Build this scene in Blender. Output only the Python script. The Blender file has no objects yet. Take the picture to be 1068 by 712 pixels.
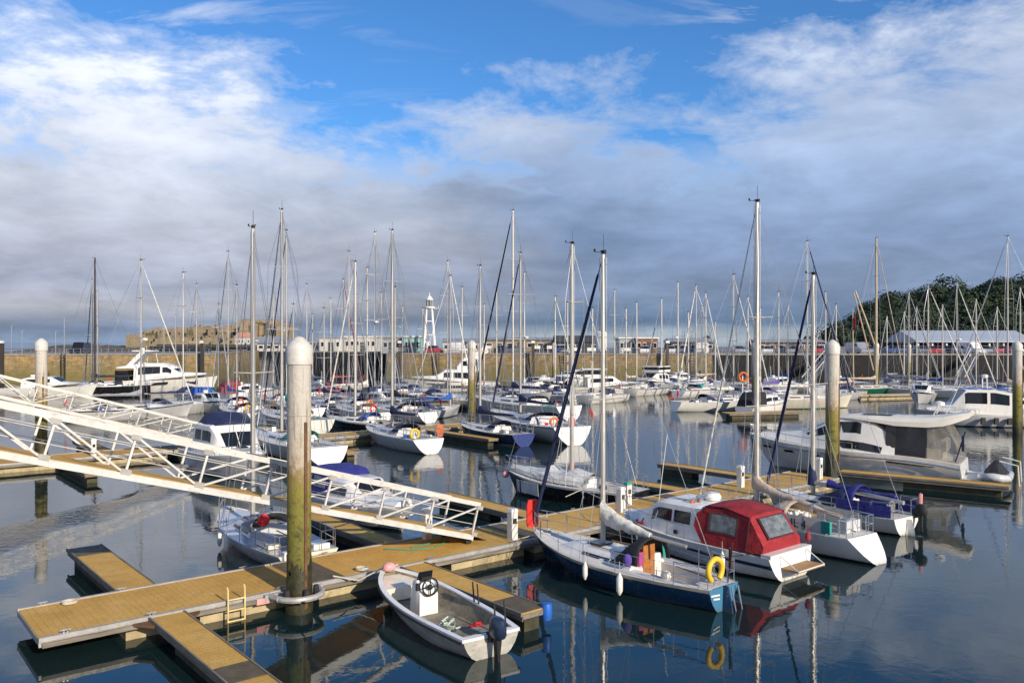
import bpy, math, random
from mathutils import Vector, Matrix
random.seed(7)
sc = bpy.context.scene
COL = sc.collection
R = math.radians
H = 6.5; F = 866.0
def at(px, py, z=0.0):
    """ground position of a point seen in the photograph, for a known height above the water"""
    d = F*(H-z)/(py-357.0)
    return Vector(((px-534.0)/F*d, d, z))
def lerp(a, b, t): return a+(b-a)*t
def sm(t):
    t = max(0.0, min(1.0, t)); return t*t*(3-2*t)

# ---------------------------------------------------------------- materials
def new_mat(name):
    m = bpy.data.materials.new(name); m.use_nodes = True
    return m, m.node_tree.nodes, m.node_tree.links, m.node_tree.nodes['Principled BSDF']
def mix_rgb(N, Lk, fac, a, b, mode='MIX'):
    n = N.new('ShaderNodeMix'); n.data_type = 'RGBA'; n.blend_type = mode
    for sock, val in ((n.inputs[0], fac), (n.inputs[6], a), (n.inputs[7], b)):
        if isinstance(val, (int, float)): sock.default_value = val
        elif isinstance(val, (tuple, list)): sock.default_value = (*val[:3], 1)
        else: Lk.new(val, sock)
    return n.outputs[2]
def noise(N, Lk, vec, scale, detail=4, rough=.55, dist=0.0):
    n = N.new('ShaderNodeTexNoise'); n.inputs['Scale'].default_value = scale
    n.inputs['Detail'].default_value = detail; n.inputs['Roughness'].default_value = rough
    n.inputs['Distortion'].default_value = dist
    if vec is not None: Lk.new(vec, n.inputs['Vector'])
    return n.outputs['Fac']
def ramp(N, Lk, fac, stops, interp='LINEAR'):
    n = N.new('ShaderNodeValToRGB'); e = n.color_ramp.elements; n.color_ramp.interpolation = interp
    while len(e) < len(stops): e.new(.5)
    for el, (p, c) in zip(e, stops):
        el.position = p; el.color = (c, c, c, 1) if isinstance(c, (int, float)) else (*c[:3], 1)
    if fac is not None: Lk.new(fac, n.inputs[0])
    return n.outputs[0]
def math_n(N, Lk, op, a, b=0.0, c=None, clamp=False):
    n = N.new('ShaderNodeMath'); n.operation = op; n.use_clamp = clamp
    for i, v in enumerate((a, b) if c is None else (a, b, c)):
        if isinstance(v, (int, float)): n.inputs[i].default_value = v
        else: Lk.new(v, n.inputs[i])
    return n.outputs[0]
def objco(N, Lk, scale=(1, 1, 1)):
    t = N.new('ShaderNodeTexCoord'); mp = N.new('ShaderNodeMapping')
    mp.inputs['Scale'].default_value = scale
    Lk.new(t.outputs['Object'], mp.inputs['Vector']); return mp.outputs[0]
def bump(N, Lk, b, h, strength, dist=.01):
    n = N.new('ShaderNodeBump'); n.inputs['Strength'].default_value = strength; n.inputs['Distance'].default_value = dist
    Lk.new(h, n.inputs['Height']); Lk.new(n.outputs[0], b.inputs['Normal'])
MATS = {}
def mat(name, c, rough=.5, metal=0.0, var=.25, scale=3.0, bmp=0.0, bscale=40, dirt=None, stretch=(1, 1, 1), coat=0.0):
    """plain material with blotchy variation and wear"""
    if name in MATS: return MATS[name]
    m, N, Lk, b = new_mat(name)
    co = objco(N, Lk, stretch)
    f = noise(N, Lk, co, scale, 6)
    dk = tuple(x*(1-var) for x in c); lt = tuple(min(1, x*(1+var*.6)) for x in c)
    col = ramp(N, Lk, f, [(.3, dk), (.7, lt)])
    if dirt:
        f2 = noise(N, Lk, co, scale*2.7, 8, .7)
        col = mix_rgb(N, Lk, ramp(N, Lk, f2, [(.52, 0.0), (.75, dirt[1])]), col, dirt[0])
    Lk.new(col, b.inputs['Base Color'])
    Lk.new(ramp(N, Lk, noise(N, Lk, co, scale*5, 4), [(.3, max(.02, rough*.75)), (.7, min(1, rough*1.25))]), b.inputs['Roughness'])
    b.inputs['Metallic'].default_value = metal
    if coat: b.inputs['Coat Weight'].default_value = coat
    if bmp: bump(N, Lk, b, noise(N, Lk, co, bscale, 5), min(1, bmp), .01*max(1, bmp))
    MATS[name] = m
    return m
def gel(name, c):
    """moulded plastic hull: faint streaks, and scum along the waterline"""
    if 'gelcoat '+name in MATS: return MATS['gelcoat '+name]
    m = mat('gelcoat '+name, c, .24, 0, .08, 1.3, 0, dirt=((.25, .22, .17), .30), stretch=(1.6, 1.6, .5), coat=.3)
    N, Lk = m.node_tree.nodes, m.node_tree.links; b = N['Principled BSDF']; col = b.inputs['Base Color'].links[0].from_socket
    co = objco(N, Lk); s = N.new('ShaderNodeSeparateXYZ'); Lk.new(co, s.inputs[0])
    z = math_n(N, Lk, 'SUBTRACT', s.outputs['Z'], math_n(N, Lk, 'MULTIPLY', math_n(N, Lk, 'SUBTRACT', noise(N, Lk, objco(N, Lk, (3, 3, .6)), 2.5, 6, .7), .45), .30))
    f = ramp(N, Lk, math_n(N, Lk, 'ADD', z, .1), [(.06, .75), (.12, .30), (.22, 0.0)])
    Lk.new(mix_rgb(N, Lk, f, col, (.10, .095, .05)), b.inputs['Base Color']); return m
def cloth(name, c): return mat('canvas '+name, c, .85, 0, .32, 2.2, 4.0, 4.5, dirt=(tuple(min(1, x*1.5+.03) for x in c), .5))
WHITE = gel('white', (.78, .77, .73)); CREAM = gel('cream', (.70, .65, .54)); GREYW = gel('pale grey', (.55, .56, .57))
DECK = mat('deck moulding', (.62, .61, .57), .6, 0, .12, 2.0, .15, 90, dirt=((.3, .27, .2), .4))
NAVY = gel('navy', (.018, .036, .085)); BLACK = gel('black', (.012, .012, .016)); BLUEH = gel('blue', (.012, .045, .115))
TRANSB = gel('transom blue', (.06, .20, .34)); GREEN = gel('green', (.015, .16, .10)); DRED = gel('maroon', (.05, .012, .015)); RBLUE = gel('royal blue', (.02, .06, .28))
ANTI = mat('antifoul', (.025, .02, .03), .8, 0, .4, 4); ANTIB = mat('antifoul blue', (.02, .05, .12), .8, 0, .4, 4); ANTIG = mat('antifoul green', (.02, .12, .10), .8, 0, .3, 4)
ALU = mat('aluminium spar', (.52, .50, .46), .45, .45, .12, 2, stretch=(1, 1, .3)); STEEL = mat('stainless', (.66, .67, .68), .22, .9, .08, 4)
WMET = mat('white painted metal', (.74, .73, .69), .4, 0, .1, 3, dirt=((.35, .25, .15), .35)); WOODM = mat('varnished spar', (.45, .27, .11), .4, 0, .25, 3, stretch=(1, 1, .2)); DKSPAR = mat('dark spar', (.05, .04, .035), .5, 0, .3, 3)
KWOOD = mat('pale spar', (.46, .38, .27), .5, 0, .2, 3, stretch=(1, 1, .2))
WIRE = mat('rigging wire', (.34, .35, .37), .4, .6, .1, 4); ROPE = mat('rope', (.55, .52, .44), .9, 0, .2, 30); ROPED = mat('dark rope', (.05, .05, .06), .9, 0, .2, 30); ROPEG = mat('green hose', (.03, .25, .16), .6, 0, .2, 10)
GLASS = mat('tinted window', (.012, .015, .02), .06, 0, .3, 5); GLASSL = mat('pale window', (.10, .13, .15), .08, 0, .4, 4); CLEARV = mat('clear vinyl', (.16, .18, .19), .08, 0, .6, 5, .8, 9)
RUB = mat('rubber', (.02, .02, .022), .75, 0, .3, 6); FEND = mat('fender vinyl', (.72, .71, .66), .45, 0, .12, 5, dirt=((.3, .28, .2), .5))
cNAVY = cloth('navy', (.012, .02, .075)); cBLUE = cloth('blue', (.02, .09, .38)); cRED = cloth('red', (.27, .012, .018)); cTAN = cloth('tan', (.52, .42, .32)); cWHITE = cloth('white', (.68, .66, .6)); cBLACK = cloth('black', (.015, .015, .02)); cMAR = cloth('maroon', (.25, .03, .05)); cGREY = cloth('grey', (.28, .29, .31)); cPURP = cloth('purple', (.10, .06, .32)); cTEAL = cloth('teal', (.03, .30, .26))
ORANGE = mat('orange plastic', (.75, .16, .02), .5, 0, .15, 4); PALEY = mat('pale yellow paint', (.72, .56, .24), .6, 0, .2, 6)
YELLOW = mat('yellow plastic', (.78, .50, .03), .5, 0, .12, 4); RED = mat('red plastic', (.70, .02, .015), .45, 0, .15, 4); PINK = mat('faded pink plastic', (.74, .33, .32), .5, 0, .2, 6); MAG = mat('magenta fabric', (.36, .05, .22), .8, 0, .2, 8); BLUEP = mat('blue plastic', (.02, .12, .5), .45, 0, .2, 4)
WOOD = mat('teak', (.34, .19, .08), .6, 0, .3, 4, .2, 40, stretch=(1, 8, 1)); OWOOD = mat('orange varnished wood', (.40, .15, .035), .4, 0, .25, 6, stretch=(8, 1, 1))

def deck_mat():
    m, N, Lk, b = new_mat('pontoon decking')
    co = objco(N, Lk)
    n1 = noise(N, Lk, co, .9, 7, .65); n2 = noise(N, Lk, co, 22, 6, .7)
    col = ramp(N, Lk, n1, [(.28, (.46, .27, .05)), (.5, (.61, .355, .07)), (.72, (.70, .44, .12))])
    col = mix_rgb(N, Lk, ramp(N, Lk, n2, [(.35, .45), (.6, 0.0)]), col, (.20, .12, .045))
    w = N.new('ShaderNodeTexWave'); w.wave_type = 'BANDS'; w.bands_direction = 'X'; w.inputs['Scale'].default_value = 2.1; Lk.new(co, w.inputs['Vector'])
    seam = ramp(N, Lk, w.outputs['Fac'], [(.0, .28), (.05, 0.0)])
    col = mix_rgb(N, Lk, seam, col, (.08, .05, .02))
    n3 = noise(N, Lk, co, 2.3, 5, .8, .6)
    col = mix_rgb(N, Lk, ramp(N, Lk, n3, [(.55, 0.0), (.68, .5)]), col, (.22, .16, .07))
    n4 = noise(N, Lk, co, 6.5, 2, .5)
    col = mix_rgb(N, Lk, ramp(N, Lk, n4, [(.735, 0.0), (.75, .8)]), col, (.62, .60, .55))
    Lk.new(col, b.inputs['Base Color']); b.inputs['Roughness'].default_value = .85
    hgt = math_n(N, Lk, 'SUBTRACT', n2, seam)
    bump(N, Lk, b, hgt, .35, .01)
    return m
DECKING = deck_mat()
PLATE = mat('hinge plate', (.12, .095, .055), .7, .1, .3, 4, .3, 60); FRAMEM = mat('pontoon frame', (.40, .39, .37), .55, .2, .2, 3, dirt=((.16, .12, .08), .6))
TIMBER = mat('fender timber', (.20, .175, .14), .9, 0, .4, 2, .4, 30, stretch=(1, 6, 6)); CONC = mat('float concrete', (.44, .36, .21), .9, 0, .35, 2.2, .4, 25, dirt=((.06, .07, .03), .9))
def pile_mat():
    m, N, Lk, b = new_mat('tide pile steel')
    co = objco(N, Lk); t = N.new('ShaderNodeSeparateXYZ'); Lk.new(co, t.inputs[0])
    n1 = noise(N, Lk, co, 1.6, 6, .7); n2 = noise(N, Lk, objco(N, Lk, (6, 6, .35)), 2, 6, .7); n3 = noise(N, Lk, co, 5, 8, .7)
    z = math_n(N, Lk, 'ADD', t.outputs['Z'], math_n(N, Lk, 'MULTIPLY', math_n(N, Lk, 'SUBTRACT', math_n(N, Lk, 'MULTIPLY_ADD', n3, .5, math_n(N, Lk, 'MULTIPLY', n1, .5)), .5), 3.6))
    col = ramp(N, Lk, math_n(N, Lk, 'DIVIDE', z, 7.0), [(.0, (.02, .02, .012)), (.07, (.05, .045, .015)), (.10, (.13, .115, .022)), (.30, (.17, .165, .025)), (.45, (.22, .185, .035)), (.49, (.27, .20, .09)), (.54, (.42, .36, .27)), (.64, (.50, .465, .40)), (1.0, (.53, .51, .46))])
    col = mix_rgb(N, Lk, ramp(N, Lk, n2, [(.53, 0.0), (.66, .7)]), col, (.15, .085, .035))
    low = ramp(N, Lk, math_n(N, Lk, 'DIVIDE', z, 7.0), [(.3, 1.0), (.52, 0.0)])
    col = mix_rgb(N, Lk, math_n(N, Lk, 'MULTIPLY', low, ramp(N, Lk, n3, [(.5, 0.0), (.62, .8)])), col, (.045, .04, .015))
    Lk.new(col, b.inputs['Base Color']); b.inputs['Roughness'].default_value = .7
    bump(N, Lk, b, n3, .9, .05)
    return m
PILE = pile_mat(); PCAP = mat('pile cap', (.60, .58, .53), .5, 0, .15, 3, dirt=((.32, .29, .22), .6)); RUST = mat('rusty guide', (.15, .075, .035), .85, .1, .4, 3, .4, 30)
def stone_mat(name, c1, c2, c3, weed, weedz, bw=.9, bh=.42):
    m, N, Lk, b = new_mat(name)
    co = objco(N, Lk)
    br = N.new('ShaderNodeTexBrick'); br.inputs['Scale'].default_value = 1; br.inputs['Brick Width'].default_value = bw; br.inputs['Row Height'].default_value = bh
    br.inputs['Mortar Size'].default_value = .03; br.inputs['Color1'].default_value = (*c1, 1); br.inputs['Color2'].default_value = (*c2, 1); br.inputs['Mortar'].default_value = (*[x*.45 for x in c1], 1)
    s = N.new('ShaderNodeSeparateXYZ'); Lk.new(co, s.inputs[0]); cb = N.new('ShaderNodeCombineXYZ')
    Lk.new(s.outputs['X'], cb.inputs['X']); Lk.new(s.outputs['Z'], cb.inputs['Y']); Lk.new(cb.outputs[0], br.inputs['Vector'])
    n1 = noise(N, Lk, co, .14, 10, .78); n2 = noise(N, Lk, objco(N, Lk, (1, 1, .25)), .5, 7, .7)
    col = mix_rgb(N, Lk, ramp(N, Lk, n1, [(.35, 0.0), (.65, .8)]), br.outputs['Color'], c3)
    n4 = noise(N, Lk, objco(N, Lk, (.8, .8, 1.6)), .9, 9, .72, .5); n5 = noise(N, Lk, objco(N, Lk, (1, 1, .12)), 1.6, 6, .7)
    col = mix_rgb(N, Lk, ramp(N, Lk, n4, [(.42, 0.0), (.60, .8)]), col, tuple(x*.45 for x in c2)); col = mix_rgb(N, Lk, ramp(N, Lk, n5, [(.52, 0.0), (.68, .7)]), col, tuple(x*.6 for x in weed))
    z = math_n(N, Lk, 'ADD', s.outputs['Z'], math_n(N, Lk, 'MULTIPLY', math_n(N, Lk, 'SUBTRACT', n2, .5), 4.0))
    col = mix_rgb(N, Lk, ramp(N, Lk, math_n(N, Lk, 'DIVIDE', z, weedz*2.0), [(.2, .85), (.75, 0.0)]), col, weed)
    col = mix_rgb(N, Lk, ramp(N, Lk, n2, [(.50, 0.0), (.66, .75)]), col, tuple(x*.35 for x in c1))
    Lk.new(col, b.inputs['Base Color']); b.inputs['Roughness'].default_value = .9
    bump(N, Lk, b, br.outputs['Fac'], -.6, .05)
    return m
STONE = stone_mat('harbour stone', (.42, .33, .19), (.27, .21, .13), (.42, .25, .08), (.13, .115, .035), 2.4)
STONED = stone_mat('shade-dark weedy stone', (.024, .023, .025), (.014, .014, .015), (.026, .025, .023), (.008, .009, .008), 2.6)  # stone colour darkened to carry the shade on the right quay wall
STONEC = stone_mat('castle stone', (.46, .36, .25), (.30, .24, .17), (.40, .29, .16), (.22, .19, .10), 8.0, 3.0, 1.6)
GANG = mat('gangway paint', (.62, .61, .58), .45, .1, .15, 2, dirt=((.24, .20, .14), .6))
QUAYM = mat('quay paving', (.22, .21, .20), .9, 0, .25, .3, .2, 4); PARAP = mat('parapet stone', (.26, .24, .21), .9, 0, .25, 1.2)

# ---------------------------------------------------------------- mesh builder
class MB:
    def __init__(s): s.v = []; s.f = []; s.mi = []
    def add(s, v, f, mi=0):
        o = len(s.v); s.v += [tuple(p) for p in v]; s.f += [tuple(i+o for i in q) for q in f]; s.mi += [mi]*len(f); return s
    def box(s, c, d, rz=0.0, mi=0, taper=1.0):
        x, y, z = d[0]/2, d[1]/2, d[2]/2; M = Matrix.Rotation(rz, 3, 'Z'); c = Vector(c)
        v = [c+M @ Vector((sx*x*(taper if sz > 0 else 1), sy*y*(taper if sz > 0 else 1), sz*z)) for sz in (-1, 1) for sx, sy in ((-1, -1), (1, -1), (1, 1), (-1, 1))]
        return s.add(v, [(3, 2, 1, 0), (4, 5, 6, 7), (0, 1, 5, 4), (1, 2, 6, 5), (2, 3, 7, 6), (3, 0, 4, 7)], mi)
    def bar(s, a, b, w, h, mi=0, up=(0, 0, 1)):
        a, b = Vector(a), Vector(b); d = (b-a).normalized(); sd = d.cross(Vector(up))
        if sd.length < 1e-4: sd = Vector((1, 0, 0))
        sd.normalize(); u = sd.cross(d)
        v = [p+sd*sx*w/2+u*sz*h/2 for p in (a, b) for sx, sz in ((-1, -1), (1, -1), (1, 1), (-1, 1))]
        return s.add(v, [(0, 1, 2, 3), (7, 6, 5, 4), (0, 4, 5, 1), (1, 5, 6, 2), (2, 6, 7, 3), (3, 7, 4, 0)], mi)
    def loft(s, rings, closed=True, caps=True, mi=0):
        n = len(rings[0]); v = [p for r in rings for p in r]; f = []
        for i in range(len(rings)-1):
            for j in range(n if closed else n-1):
                k = (j+1) % n; f.append((i*n+j, i*n+k, (i+1)*n+k, (i+1)*n+j))
        if caps and closed: f += [tuple(range(n-1, -1, -1)), tuple((len(rings)-1)*n+j for j in range(n))]
        return s.add(v, f, mi)
    def tube(s, pts, r, n=6, mi=0, caps=True, flat=1.0):
        pts = [Vector(p) for p in pts]; rr = r if isinstance(r, (list, tuple)) else [r]*len(pts); rings = []; sd = None
        for i, p in enumerate(pts):
            d = (pts[min(i+1, len(pts)-1)]-pts[max(i-1, 0)]).normalized()
            if sd is None: sd = d.cross(Vector((0, 0, 1)) if abs(d.z) < .9 else Vector((1, 0, 0)))
            else: sd = sd-d*sd.dot(d)
            sd.normalize(); u = d.cross(sd)
            rings.append([p+(sd*math.cos(a)*flat+u*math.sin(a))*rr[i] for a in (2*math.pi*j/n for j in range(n))])
        return s.loft(rings, True, caps, mi)
    def lathe(s, prof, c=(0, 0, 0), n=16, mi=0):
        c = Vector(c); return s.loft([[c+Vector((r*math.cos(2*math.pi*j/n), r*math.sin(2*math.pi*j/n), z)) for j in range(n)] for r, z in prof], True, True, mi)
    def ball(s, c, r, n=10, mi=0):
        r = (r, r, r) if isinstance(r, (int, float)) else r; c = Vector(c); m = max(4, n//2)
        return s.loft([[c+Vector((r[0]*math.sin(q)*math.cos(2*math.pi*j/n), r[1]*math.sin(q)*math.sin(2*math.pi*j/n), -r[2]*math.cos(q))) for j in range(n)] for q in (max(.03, min(math.pi-.03, math.pi*i/m)) for i in range(m+1))], True, True, mi)
    def torus(s, c, R_, r, n=16, m=8, a0=0, a1=2*math.pi, axis='x', mi=0):
        c = Vector(c); k = n if a1-a0 > 6.2 else n+1; pts = []
        for i in range(k):
            a = a0+(a1-a0)*i/n; q = (0, math.cos(a)*R_, math.sin(a)*R_) if axis == 'x' else ((math.cos(a)*R_, 0, math.sin(a)*R_) if axis == 'y' else (math.cos(a)*R_, math.sin(a)*R_, 0)); pts.append(c+Vector(q))
        if k == n: pts += [pts[0], pts[1]]
        return s.tube(pts, r, m, mi)
    def slab(s, q, t):
        """quad or polygon with thickness t (a vector) """
        n = len(q); q = [Vector(p) for p in q]; t = Vector(t); v = q+[p+t for p in q]
        return s.add(v, [tuple(range(n-1, -1, -1)), tuple(range(n, 2*n))]+[(i, (i+1) % n, (i+1) % n+n, i+n) for i in range(n)])
    def build(s, name, m, parent=None, smooth=35, loc=None, rz=None):
        me = bpy.data.meshes.new(name); me.from_pydata(s.v, [], s.f)
        for x in (m if isinstance(m, (list, tuple)) else [m]): me.materials.append(x)
        if isinstance(m, (list, tuple)): me.polygons.foreach_set('material_index', s.mi)
        me.update()
        if smooth:
            me.polygons.foreach_set('use_smooth', [True]*len(me.polygons)); me.set_sharp_from_angle(angle=R(smooth))
        o = bpy.data.objects.new(name, me); COL.objects.link(o)
        if parent: o.parent = parent
        if loc is not None: o.location = loc
        if rz is not None: o.rotation_euler[2] = rz
        return o
def tag(o, label=None, cat=None, group=None, kind=None):
    if label: o['label'] = label
    if cat: o['category'] = cat
    if group: o['group'] = group
    if kind: o['kind'] = kind
    return o
def thing(name, label, cat, loc, rz=0.0, group=None):
    o = bpy.data.objects.new(name, None); COL.objects.link(o); o.empty_display_size = .3
    o.location = loc; o.rotation_euler = (0, 0, rz); return tag(o, label, cat, group)
def copy_tree(o, parent=None):
    c = o.copy(); COL.objects.link(c)
    if parent: c.parent = parent
    for ch in list(o.children): copy_tree(ch, c)
    return c
def world(root, p):
    return Matrix.Translation(root.location) @ Matrix.Rotation(root.rotation_euler[2], 4, 'Z') @ Vector(p)
# ---------------------------------------------------------------- boats
class Hull:
    """a boat's shell: x forward, y to port, z up from the waterline, origin amidships"""
    def __init__(s, L, B, fb, kind='sail', tr=.72, so=.0, bo=.6, dr=.42, tm=None):
        s.L, s.B, s.fb, s.kind, s.tr, s.so, s.bo, s.dr = L, B, fb, kind, tr, so, bo, dr
        s.tm = tm or (.44 if kind == 'sail' else .36)
    def half(s, t):
        if t < s.tm: return s.B/2*(s.tr+(1-s.tr)*math.sin(math.pi/2*t/s.tm))
        q = (t-s.tm)/(1-s.tm)
        return s.B/2*((1-q**(2.2 if s.kind == 'sail' else 2.9))**(.92 if s.kind == 'sail' else .78)+.012)
    def sheer(s, t):
        a, m, b = s.fb
        return m+(b-m)*((t-.32)/.68)**2 if t > .32 else m+(a-m)*((.32-t)/.32)**2
    def xd(s, t): return -s.L/2+t*s.L
    def tx(s, x): return (x+s.L/2)/s.L
    def row(s, t, z):
        zs = s.sheer(t); d = s.dr*(.12+.88*sm(t/.35))*(1-.75*sm((t-.6)/.4)); u = max(0.0, (z+d)/(zs+d))
        e = lerp(.40, .85, t**2.2) if s.kind == 'sail' else lerp(.22, .95, max(0, (t-.25)/.75)**1.6)
        uz = max(0.0, z)/zs
        x = s.xd(t)-(1-uz)*s.bo*sm((t-.55)/.45)**1.5+(1-uz)*s.so*(1-sm(t/.3))
        return x, s.half(t)*u**e, z, d
    def build(s, root, top, bottom=ANTI, boot=None, stripe=None, deck=DECK, transom=None, cockpit=None, n=20, bootz=.07, strz=.09):
        ts = sorted(set([round(i/n, 4) for i in range(n)]+[.975, 1.0]+(list(cockpit[:2]) if cockpit else [])))
        rings = []
        for t in ts:
            zs = s.sheer(t); d = s.row(t, 0)[3]; zr = [-d*.98, -d*.4, 0.0, bootz, lerp(bootz, zs-strz, .33), lerp(bootz, zs-strz, .68), zs-strz, zs]
            P = [s.row(t, z) for z in zr]
            rings.append([(x, y, z) for x, y, z, _ in reversed(P)]+[(x, -y, z) for x, y, z, _ in P])
        mb = MB(); k = len(rings[0]); slot = [3, 0, 0, 0, 2, 1, 1, 1, 1, 1, 2, 0, 0, 0, 3]
        mb.v = [p for r in rings for p in r]
        for i in range(len(rings)-1):
            for j in range(k-1):
                mb.f.append((i*k+j, (i+1)*k+j, (i+1)*k+j+1, i*k+j+1)); mb.mi.append(slot[j])
        m = len(rings)-1; mb.f.append(tuple(m*k+j for j in range(k))); mb.mi.append(0)
        if not transom: mb.f.append(tuple(range(k-1, -1, -1))); mb.mi.append(0)
        s.obj = mb.build('hull', [top, bottom, boot or top, stripe or top], root, 40)
        if transom:
            r0 = rings[0]; MB().slab([(p[0], p[1]*.997, p[2]) for p in r0], (-.012, 0, 0)).build('transom', transom, root, 0)
        dk = MB(); cw = cockpit[2] if cockpit else 0.0; sec = []
        for t in ts:
            y = max(.004, s.half(t)-.025); c = min(cw if cw else y*.5, y*.72); z = s.sheer(t)-.02
            sec.append((s.xd(t), y, c, z))
        for i in range(len(sec)-1):
            (xa, ya, ca, za), (xb, yb, cb, zb) = sec[i], sec[i+1]
            for g in (1, -1):
                q = [(xa, g*ya, za), (xa, g*ca, za+.03), (xb, g*cb, zb+.03), (xb, g*yb, zb)]
                dk.add(q, [(0, 1, 2, 3) if g < 0 else (3, 2, 1, 0)])
            ck = cockpit and cockpit[0]-1e-6 <= ts[i] < cockpit[1]-1e-6; dz = -cockpit[3] if ck else .04
            dk.add([(xa, -ca, za+dz), (xb, -cb, zb+dz), (xb, cb, zb+dz), (xa, ca, za+dz)] if ck else [(xa, -ca, za+.03), (xb, -cb, zb+.03), (xb, cb, zb+.03), (xa, ca, za+.03)], [(0, 1, 2, 3)])
            if ck:
                for g in (1, -1): dk.add([(xa, g*ca, za+.03), (xb, g*cb, zb+.03), (xb, g*cb, zb+dz), (xa, g*ca, za+dz)], [(0, 1, 2, 3) if g > 0 else (3, 2, 1, 0)])
                for (x, y, c, z), on in ((sec[i], abs(ts[i]-cockpit[0]) < 1e-6), (sec[i+1], abs(ts[i+1]-cockpit[1]) < 1e-6)):
                    if on: dk.add([(x, -c, z+.03), (x, c, z+.03), (x, c, z+dz), (x, -c, z+dz)], [(0, 1, 2, 3)])
        dk.build('deck', deck, root, 0)
        return s

def ring_of(sec):
    x, wb, zb, wt, zt = sec[:5]; e = min(.07, .3*(zt-zb)+.005); c = .03
    return [(x, -wb, zb), (x, -lerp(wb, wt, .95), zt-e), (x, -wt*.88, zt), (x, 0, zt+c), (x, wt*.88, zt), (x, lerp(wb, wt, .95), zt-e), (x, wb, zb)]
def shell(secs):
    out = [secs[0]]
    for a, b in zip(secs, secs[1:]):
        n = max(1, min(8, int(abs(b[0]-a[0])/.22)))
        out += [tuple(lerp(p, q, i/n) for p, q in zip(a, b)) for i in range(1, n+1)]
    return MB().loft([ring_of(s) for s in out], True, True)
def sec_at(secs, x):
    ss = sorted(secs)
    for a, b in zip(ss, ss[1:]):
        if a[0] <= x <= b[0]:
            t = (x-a[0])/max(1e-6, b[0]-a[0]); return [lerp(p, q, t) for p, q in zip(a, b)]
    return list(ss[0] if x < ss[0][0] else ss[-1])
def side_windows(root, secs, xa, xb, fa, fb, m=GLASS, name='window', slant=0.0, n=8, sides=(1, -1)):
    """one pane on each side of a superstructure, lying on its sloping wall"""
    for g in sides:
        mb = MB(); lo, hi = [], []
        for i in range(n+1):
            t = i/n
            for lst, f, dx in ((lo, fa, 0), (hi, fb, slant)):
                x = lerp(xa, xb, t)+dx*(1 if t > .5 else -.15); _, wb, zb, wt, zt = sec_at(secs, x); e = min(.07, .3*(zt-zb)); ff = min(f, 1)*(zt-e-zb)
                lst.append(Vector((x, g*(lerp(wb, lerp(wb, wt, .95), ff/max(.01, zt-e-zb))+.014), zb+ff)))
        v = lo+hi+[p-Vector((0, g*.03, 0)) for p in lo+hi]; k = n+1; f = []
        for i in range(n): f += [(i, i+1, k+i+1, k+i)]
        ring = list(range(k))+list(range(2*k-1, k-1, -1))
        f += [(ring[i], ring[(i+1) % len(ring)], ring[(i+1) % len(ring)]+2*k, ring[i]+2*k) for i in range(len(ring))]
        f += [(2*k+i, 3*k+i, 3*k+i+1, 2*k+i+1) for i in range(n)]
        mb.add(v, f).build(name, m, root, 0)
def wind_screen(root, a, b, ta=.1, tb=.9, panes=2, m=GLASS, wf=.8, gap=.05):
    """panes on the slope between two sections of a superstructure"""
    A, Bv = ring_of(a), ring_of(b)
    for i in range(panes):
        f0, f1 = -wf+2*wf*i/panes+gap/2, -wf+2*wf*(i+1)/panes-gap/2
        def pt(t, f):
            w = lerp(a[3], b[3], t); z = lerp(a[4], b[4], t)+.03*(1-abs(f)/.88)+.012; return Vector((lerp(a[0], b[0], t), w*f, z))
        q = [pt(ta, f0), pt(ta, f1), pt(tb, f1), pt(tb, f0)]; nrm = (q[1]-q[0]).cross(q[2]-q[0]).normalized()
        if nrm.z < 0: nrm = -nrm
        MB().slab(q, nrm*.015).build('windscreen', m, root, 0)
def rail_line(h, t0, t1, inset, dz, n=10, g=1, x0=0.0):
    return [(h.xd(t)+x0, g*max(.03, h.half(t)-inset), h.sheer(t)+dz) for t in (lerp(t0, t1, i/n) for i in range(n+1))]
def guard_rails(root, h, t0=.04, t1=.86, hgt=.50, nst=5, r=.011, wr=.006, bow=True, stern=True, m=STEEL):
    w = MB()
    for g in (1, -1):
        for i in range(nst):
            t = lerp(t0, t1, i/(nst-1)); y = g*max(.05, h.half(t)-.05); MB().tube([(h.xd(t), y, h.sheer(t)-.02), (h.xd(t), y, h.sheer(t)+hgt)], r, 5).build('stanchion', m, root)
        for dz in (hgt, hgt*.52): w.tube(rail_line(h, t0, t1, .05, dz, 12, g), wr, 4)
    w.build('guard_wire', m, root)
    if bow:
        p = MB(); tb = .985
        for dz in (hgt+.06, hgt*.55): p.tube(rail_line(h, t1, tb, .05, dz, 5, 1)+[(h.L/2+.04, 0, h.sheer(1)+dz)]+rail_line(h, t1, tb, .05, dz, 5, -1)[::-1], r*1.25, 5)
        for t in (t1, .94):
            for g in (1, -1): y = g*max(.04, h.half(t)-.05); p.tube([(h.xd(t), y, h.sheer(t)-.02), (h.xd(t)+.03, y, h.sheer(t)+hgt+.06)], r*1.25, 5)
        p.build('pulpit', m, root)
    if stern:
        y0 = h.half(0)-.06
        for g in (1, -1):
            p = MB()
            for dz in (hgt+.04, hgt*.52): p.tube(rail_line(h, .13, .01, .06, dz, 3, g)+[(h.xd(0)+.04, g*y0*.5, h.sheer(0)+dz)], r*1.25, 5)
            for t, y in ((.13, h.half(.13)-.06), (.01, y0), (.012, y0*.5)): p.tube([(h.xd(t), g*y, h.sheer(t)-.02), (h.xd(t), g*y, h.sheer(t)+hgt+.04)], r*1.25, 5)
            p.build('pushpit', m, root)
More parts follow.
